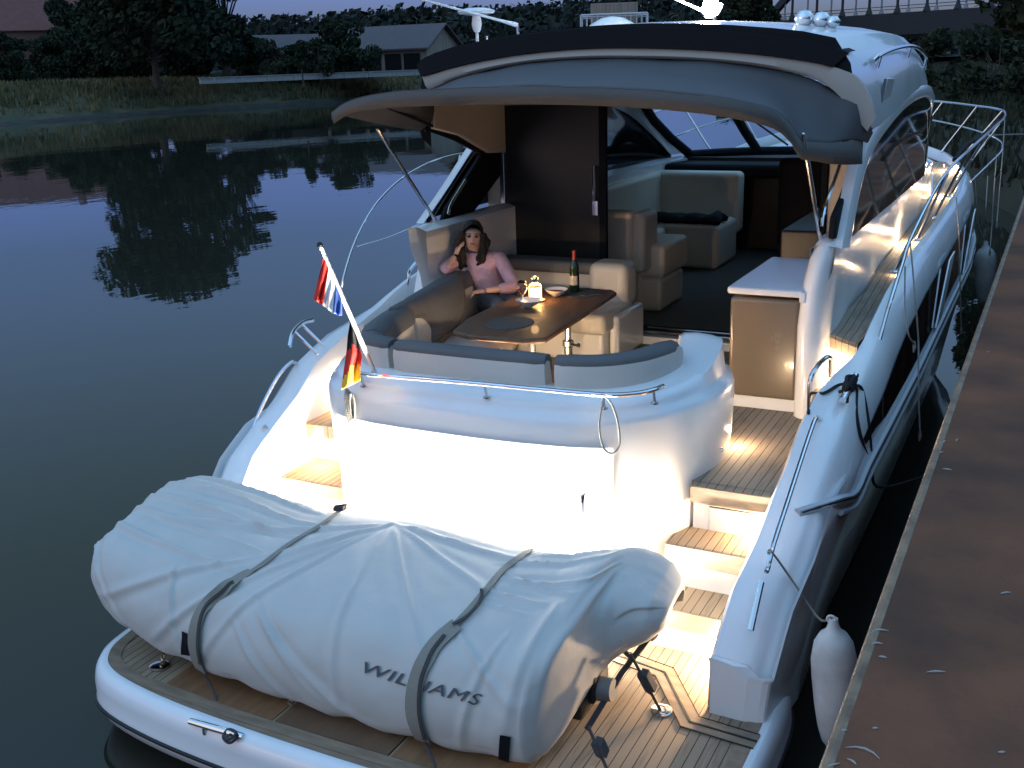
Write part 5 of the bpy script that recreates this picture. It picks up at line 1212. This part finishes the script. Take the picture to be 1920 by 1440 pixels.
def fender(c, h, r, lab, line):
    c = Vector(c); t = thing('fender', lab, 'fender', c, 'white fenders hung between hull and quay')
    mb = MB(); prof = [(.0,-h/2-.01),(r*.35,-h/2),(r*.62,-h/2+.05),(r*.76,-h/2+.12),(r*.88,-h*.15),(r*.98,h*.10),(r,h*.25),(r*.86,h*.38),(r*.62,h*.45),(r*.35,h*.485),(r*.24,h*.53),(r*.2,h*.58),(.0,h*.585)]
    mb.lathe([(a,b_) for a, b_ in prof], c, 28, (-.06,-.03,1)); mb.build('body', FENDER, t, smooth=60)
    mb = MB(); tp = c + Vector((-.03,-.02,h*.56)); mb.tube([tp + Vector((.02*math.cos(a),0,.02*math.sin(a)+.01)) for a in [2*math.pi*j/12 for j in range(12)]], .006, 6, closed=True); mb.build('eye', FENDER, t)
    mb = MB(); mb.tube(cat([tp + Vector((0,0,.02))] + [Vector(p) for p in line], 6), .006, 6); mb.build('lanyard', ROPEW, t)
fender((-.735,4.72,.60), .66, .108, 'nearest white fender hanging at the starboard stern quarter', [U('x',-.86,1536,1160), U('x',-1.0,1490,1095), U('x',-1.09,1447,1035), U('x',-1.13,1440,1038)])
fender((-.74,14.4,.85), .72, .13, 'small far white fender hanging near the bow', [(-.86,14.3,1.5),(-.95,14.2,2.1)])
def hang(pts, lab, r=.006, nm='hanging_rope', m_=ROPEW):
    mb = MB(); mb.tube(cat(pts, 6), r, 6); e = Vector(pts[-1]); mb.tube([e + Vector((0,0,.02)), e + Vector((.003,0,-.02)), e+Vector((0,0,-.06))], [r,r*2.2,r*.8], 6); tag(mb.build(nm, m_), lab, 'rope', 'loose ropes hanging over the starboard side')
hang(cat([U('x',-.93,1707,455), U('x',-.82,1716,560), U('x',-.78,1722,640), U('x',-.74,1722,720), U('x',-.7,1725,812)],2), 'pale rope hanging from the rail to its knotted end near the nearest fender line')
hang([U('x',-.86,1793,370), U('x',-.78,1798,440), U('x',-.74,1800,520), U('x',-.7,1802,615)], 'pale rope hanging amidships with a knot above the water')
hang([U('x',-.95,1697,500), U('x',-.85,1697,570), U('x',-.80,1703,625), U('x',-.79,1714,645)], 'short pale rope curving over the dark hull glazing')
hang([U('x',-.70,1884,224), U('x',-.62,1879,300), U('x',-.60,1872,380), U('x',-.58,1869,418)], 'pale rope falling from the corner of the bow rail')
hang([U('x',-.72,1869,290), U('x',-.66,1864,350), U('x',-.64,1860,420), U('x',-.62,1856,470)], 'pale rope falling just aft of the bow rail corner')
hang([U('x',-.80,1852,330), U('x',-.74,1849,380), U('x',-.74,1846,430)], 'pale rope close to the hull under the bow rail')
mb = MB(); mb.tube(cat([(-.80,14.6,2.55), (-.3,18,2.33), (.3,22,2.05), (.34,22.2,1.85)],6), .009, 6); tag(mb.build('bow_line', ROPEW), 'pale bow line running from the rail to the quay', 'rope')
mb = MB(); mb.tube(cat([U('x',-.9,1790,300), U('x',-.88,1812,272), U('x',-.86,1830,262), U('x',-.84,1852,246), U('x',-.82,1872,226)],6), .024, 8); tag(mb.build('covered_line', BLACKC), 'dark sleeved line looped along the forward rail', 'rope')

# ================================================================ COCKPIT TABLE AND WHAT STANDS ON IT
T = thing('cockpit_table', 'varnished wooden cockpit table on twin steel legs', 'table', (-3.2,6.65,1.25))
mb = MB(); pts = [(-2.80,5.90),(-2.84,6.6),(-2.90,7.36),(-2.96,7.43),(-3.30,7.42),(-3.50,7.30),(-3.56,6.9),(-3.55,6.2),(-3.46,5.86),(-3.30,5.80),(-2.92,5.82)]
mb.prism([(a,b_,1.862) for a, b_ in pts], (0,0,.036)); mb.build('table_top', TABLE, T, bevel=.012, seg=3)
for (x, y) in ((-3.12,6.35),(-3.12,6.95)):
    mb = MB(); mb.lathe([(.075,.0),(.075,.01),(.032,.03),(.03,.30),(.042,.31),(.042,.35),(.024,.36),(.022,.62)], (x,y,1.25), 20); mb.build('leg', CHROME, T)
    mb = MB(); mb.tube([(x+.03,y-.02,1.58),(x+.09,y-.04,1.58)], .009, 8); mb.lathe([(0,.02),(.014,.01),(.014,-.01)], (x+.1,y-.04,1.58), 8); mb.build('clamp', BLACKR, T)
TZ = 1.899
def placemat(x, y, lab):
    mb = MB(); mb.lathe([(0,.004),(.155,.004),(.16,.0)], (x,y,TZ), 36); mb.v = [Vector((x+(p.x-x)*1.0, y+(p.y-y)*1.15, p.z)) for p in mb.v]; tag(mb.build('placemat', SLATE), lab, 'placemat', 'grey placemats')
placemat(-3.20,6.18,'round grey placemat at the stern end of the table'); placemat(-3.14,7.22,'round grey placemat beneath the wine bottle')
def bowl(x, y, lab, r=.085, food=None):
    t = thing('bowl', lab, 'bowl', (x,y,TZ+.005)); mb = MB(); mb.lathe([(.03,.0),(.035,.004),(r*.8,.028),(r,.048),(r*1.03,.05),(r*.98,.048),(r*.76,.03),(0,.012)], (x,y,TZ+.005), 32); mb.build('dish', CERAM, t, smooth=70)
    if food: mb = MB(); mb.lathe([(0,.036),(r*.5,.034),(r*.8,.030)], (x,y,TZ+.006), 20); mb.build('food', food, t)
bowl(-3.29,6.66,'empty white bowl in front of the candle lantern', .095); bowl(-3.26,7.06,'white bowl of red food behind the candle lantern', .085, mat('red_food', (.25,.05,.03), .5, bump=1, bscale=90))
lx, ly = -3.34, 6.87
t = thing('candle_lantern', 'glowing glass candle lantern on a small saucer', 'lantern', (lx,ly,TZ))
mb = MB(); mb.lathe([(0,.006),(.065,.006),(.07,.010),(.072,.007),(.05,.0)], (lx,ly,TZ), 28); mb.build('saucer', CERAM, t)
mb = MB(); mb.lathe([(.0,.012),(.044,.012),(.046,.02),(.046,.085)], (lx,ly,TZ), 28); mb.build('glowing_glass', AMBER, t)
mb = MB(); mb.lathe([(.046,.085),(.046,.105),(.040,.122),(.024,.130),(.022,.15),(.026,.165),(.012,.18)], (lx,ly,TZ), 28); mb.build('clear_top', GLASS, t)
mb = MB(); mb.lathe([(0,.034),(.007,.026),(.010,.014),(.006,.004),(0,0)], (lx+.046,ly-.025,TZ+.045), 12); mb.build('flame', FLAME, t)
lamp('light', 'POINT', (lx,ly-.02,TZ+.21), .5, (1,.6,.28), t, .03)
bx, by = -3.19, 7.24
t = thing('wine_bottle', 'dark green wine bottle with red foil neck and pale label', 'bottle', (bx,by,TZ+.005))
mb = MB(); mb.lathe([(0,0),(.034,0),(.037,.006),(.037,.185),(.033,.205),(.018,.235),(.014,.25)], (bx,by,TZ+.005), 24); mb.build('glass_body', WINEG, t)
mb = MB(); mb.lathe([(.0148,.235),(.0152,.25),(.0152,.31),(.013,.313),(0,.313)], (bx,by,TZ+.005), 20); mb.build('foil', FOIL, t)
mb = MB(); rows = [[Vector((bx+.0376*math.cos(a), by+.0376*math.sin(a), TZ+z)) for a in [R(-150+j*6) for j in range(21)]] for z in (.06,.13)]; mb.grid(rows); mb.build('label', LABEL, t)
gx, gy = -3.37, 6.72
t = thing('wine_glass', 'stemmed wine glass left of the lantern', 'glass', (gx,gy,TZ))
mb = MB(); mb.lathe([(.032,0),(.030,.003),(.005,.008),(.004,.07),(.02,.085),(.036,.115),(.036,.14),(.028,.175)], (gx,gy,TZ), 24); o = mb.build('bowl_and_stem', GLASS, t, smooth=70); md = o.modifiers.new('t','SOLIDIFY'); md.thickness = .0012
mb = MB(); mb.lathe([(0,.088),(.018,.090),(.033,.115),(0,.117)], (gx,gy,TZ), 20); mb.build('wine', mat('rose_wine',(.55,.12,.08),.1,trans=.6), t)
mb = MB(); f0 = Vector((-3.05,7.12,TZ+.006)); mb.tube([f0, f0+Vector((.05,.03,.003)), f0+Vector((.10,.07,.001))], .004, 6); mb.tube([f0, f0+Vector((-.04,-.0,.0))], .008, 6); tag(mb.build('fork', CHROME), 'small steel fork beside the wine bottle', 'fork')

# wide charcoal panel of the port backrest
mb = MB(); rows = []
edge0 = [U('z',1.995,728,584), U('z',1.965,748,588), U('z',1.84,776,602), U('z',1.67,803,639)]
edge1 = [U('z',2.02,858,514), U('z',1.93,866,545), U('z',1.82,866,580), U('z',1.72,846,612), U('z',1.67,808,641)]
e0 = resample(cat(edge0, 6), 16); e1_ = resample(cat(edge1, 6), 16)
for i in range(16):
    row = []
    for j in range(18):
        t_k = j/17; p = e0[i].lerp(e1_[i], t_k); row.append(p + Vector((.035*math.sin(math.pi*t_k)*math.sin(math.pi*i/15) + .01*noise.noise(Vector((i*.3,j*.4,5))), -.01*math.sin(math.pi*t_k), 0)))
    rows.append(row)
mb.grid(rows); o = mb.build('charcoal_panel', CHAR, SOFA, smooth=80); md = o.modifiers.new('t','SOLIDIFY'); md.thickness = .03

# ================================================================ PERSON
def skin(name, pts, edges, rad, m_, parent, root=0, sub=2):
    o0 = wloc(parent) if parent else Vector(pts[root])
    me = bpy.data.meshes.new(name); me.from_pydata([Vector(p)-o0 for p in pts], edges, []); me.materials.append(m_)
    o = bpy.data.objects.new(name, me); COL.objects.link(o)
    if parent: o.parent = parent
    else: o.location = o0
    md = o.modifiers.new('skin', 'SKIN'); md.use_smooth_shade = True
    for i, v in enumerate(me.skin_vertices[0].data):
        r = rad[i]; v.radius = r if isinstance(r, tuple) else (r, r); v.use_root = (i == root)
    s_ = o.modifiers.new('sub', 'SUBSURF'); s_.levels = sub; s_.render_levels = sub
    return o
hipc = Vector((-3.98,7.42,1.76))
nk = Vector((-4.09,7.44,2.135)); hc = Vector((-4.115,7.36,2.275))
shL = Vector((-4.255,7.40,2.075)); shR = Vector((-3.925,7.46,2.07))
elL = Vector((-4.26,7.12,2.03)); haL = Vector((-4.205,7.23,2.125))
elR = Vector((-3.70,7.26,1.90)); haR = Vector((-3.86,7.06,1.905))
knA = Vector((-3.72,7.02,1.80)); knB = Vector((-3.62,7.14,1.80)); ftA = Vector((-3.74,6.80,1.33)); ftB = Vector((-3.62,6.92,1.33))
fdir = (Vector((0.55,-1,-.10))).normalized(); upv = Vector((.12,-.04,1)).normalized(); rt = fdir.cross(upv).normalized()
pts = [hipc, hipc.lerp(nk,.35), hipc.lerp(nk,.72), nk, hc - upv*.055 - fdir*.005, hc + upv*.0, hc + upv*.06,
       shL, shL.lerp(elL,.5), elL, elL.lerp(haL,.6), haL, shR, shR.lerp(elR,.5), elR, elR.lerp(haR,.6), haR,
       hipc + Vector((-.0,-.06,-.02)), knA, knA.lerp(ftA,.5), ftA, hipc + Vector((.08,-.04,-.02)), knB, knB.lerp(ftB,.5), ftB, ftA + Vector((.04,-.12,-.05)), ftB + Vector((.04,-.12,-.05)),
       hc - upv*.095 + fdir*.045]
edges = [(0,1),(1,2),(2,3),(3,4),(4,5),(5,6),(2,7),(7,8),(8,9),(9,10),(10,11),(2,12),(12,13),(13,14),(14,15),(15,16),(0,17),(17,18),(18,19),(19,20),(0,21),(21,22),(22,23),(23,24),(20,25),(24,26),(4,27)]
rad = [(.13,.10),(.105,.08),(.12,.085),.042,(.062,.07),(.075,.088),(.062,.075),.045,.038,.033,.028,.024,.045,.038,.033,.028,.024,.075,.055,.05,.035,.075,.055,.05,.035,.028,.028,.038]
person = skin('person', pts, edges, rad, SKIN, None)
tag(person, 'dark-haired woman in a pink jumper leaning on the port backrest, hand at cheek', 'person')
# jumper and trousers
jp = [0,1,2,3,7,8,9,10,12,13,14,15]; jm = {a: i for i, a in enumerate(jp)}
skin('jumper', [pts[i] if i != 3 else hipc.lerp(nk,.93) for i in jp], [(jm[a], jm[b_]) for a, b_ in edges if a in jm and b_ in jm], [(.15,.115),(.13,.105),(.145,.105),.05,.068,.058,.056,.04,.068,.060,.056,.042], PINK, person)
tp = [0,17,18,19,20,21,22,23,24]; tmm = {a: i for i, a in enumerate(tp)}
skin('trousers', [pts[i] for i in tp], [(tmm[a], tmm[b_]) for a, b_ in edges if a in tmm and b_ in tmm], [(.135,.11),.09,.07,.062,.05,.09,.07,.062,.05], JEANS, person)
# hands with fingers
def hand(w, palm_dir, fing_dir, thumb_dir, nm='hand'):
    palm_dir = Vector(palm_dir).normalized(); fing_dir = Vector(fing_dir).normalized(); side = fing_dir.cross(palm_dir).normalized(); w = Vector(w)
    P_ = [w, w + fing_dir*.045]; E_ = [(0,1)]; R_ = [(.024,.018),(.032,.016)]
    for k, ln in enumerate((.060,.068,.064,.050)):
        b0 = w + fing_dir*.070 + side*(.030-.019*k); i = len(P_)
        P_ += [b0, b0 + fing_dir*ln*.45 + palm_dir*ln*.18, b0 + fing_dir*ln*.68 + palm_dir*ln*.55]; E_ += [(1,i),(i,i+1),(i+1,i+2)]; R_ += [.0095,.009,.0075]
    i = len(P_); td = Vector(thumb_dir).normalized(); P_ += [w + fing_dir*.03 + side*.03, w + fing_dir*.05 + side*.045 + td*.02, w + fing_dir*.075 + side*.045 + td*.035]; E_ += [(0,i),(i,i+1),(i+1,i+2)]; R_ += [.012,.010,.008]
    return skin(nm, P_, E_, R_, SKIN, person, 0, 2)
hand(haL, (.5,.5,-.1), (.35,.15,1), (.6,-.3,.3)); hand(haR, (0,0,-1), (-.8,-.45,-.1), (-.3,-.7,.2))
# face
def fpt(u, v, d): return hc + rt*u + upv*v + fdir*d
EYE = mat('eye_dark', (.015,.010,.008), .2)
for s_ in (-1, 1):
    mb = MB(); mb.lathe([(0,.008),(.010,.004),(.013,0)], fpt(.030*s_, .008, .083), 10, fdir); mb.build('eye', EYE, person)
    mb = MB(); mb.tube([fpt(.016*s_,.026,.087), fpt(.03*s_,.031,.085), fpt(.046*s_,.026,.077)], .0035, 5); mb.build('eyebrow', HAIR, person)
mb = MB(); mb.tube([fpt(0,.012,.083), fpt(0,-.010,.096), fpt(0,-.024,.104), fpt(0,-.030,.090)], [.006,.008,.011,.006], 8); mb.build('nose', SKIN, person)
mb = MB(); mb.tube([fpt(-.022,-.053,.080), fpt(-.01,-.051,.087), fpt(.01,-.051,.087), fpt(.022,-.053,.080)], [.003,.0055,.0055,.003], 6); mb.build('mouth', mat('lips',(.38,.13,.11),.5), person)
# hair: cap and long locks falling over both shoulders
mb = MB(); rnd = random.Random(9); rows = []
for i in range(13):
    ph = math.pi*i/12*.60
    row = []
    for j in range(24):
        a = 2*math.pi*j/24; front = max(0, math.cos(a)); r_ = .098 + .006*noise.noise(Vector((i*.8,j*.9,1)))
        ph2 = ph*(1-.66*front**1.2); row.append(hc + upv*(.018 + r_*1.05*math.cos(ph2)) + (fdir*math.cos(a)*1.02 + rt*math.sin(a)*.86)*r_*math.sin(ph2) - fdir*.010)
    rows.append(row)
mb.grid(rows, closev=True)
def lock(a, b_, c, d_, r_):
    wv = Vector((rnd.gauss(0,.012), rnd.gauss(0,.008), rnd.gauss(0,.006))); b_ = b_ + wv; c = c - wv*1.3; d_ = d_ + wv
    mb.tube(cat([a, b_, c, d_], 5), [r_*(.8+.4*math.sin(math.pi*k/15)+.18*math.sin(k*1.9))*(1-.6*(k/15)**3) for k in range(16)], 7)
for s_ in (-1, 1):
    for k in range(9):
        a = hc + rt*s_*.078 + upv*(.03-.01*k) - fdir*(.02*k-.055) ; w_ = .010*k*s_
        L_ = .27 if s_ > 0 else .25
        if s_ > 0: b_ = a + rt*.018 - upv*.09; c = hc + rt*(.085+.012*math.sin(k)) - upv*.18 + fdir*(.055-.018*k); d2 = hc + rt*(.07+.02*math.sin(k*2)) - upv*(L_+.02*math.sin(k*3)) + fdir*(.075-.02*k)
        else: b_ = a - rt*.015 - upv*.08; c = hc + rt*(-.075-.010*math.sin(k)) - upv*.17 + fdir*(.065-.015*k); d2 = hc + rt*(-.05-.02*math.sin(k*2)) - upv*(L_-.02+.02*math.sin(k*3)) + fdir*(.085-.02*k)
        lock(a, b_, c, d2, .028)
mb.build('hair', HAIR, person, smooth=80)
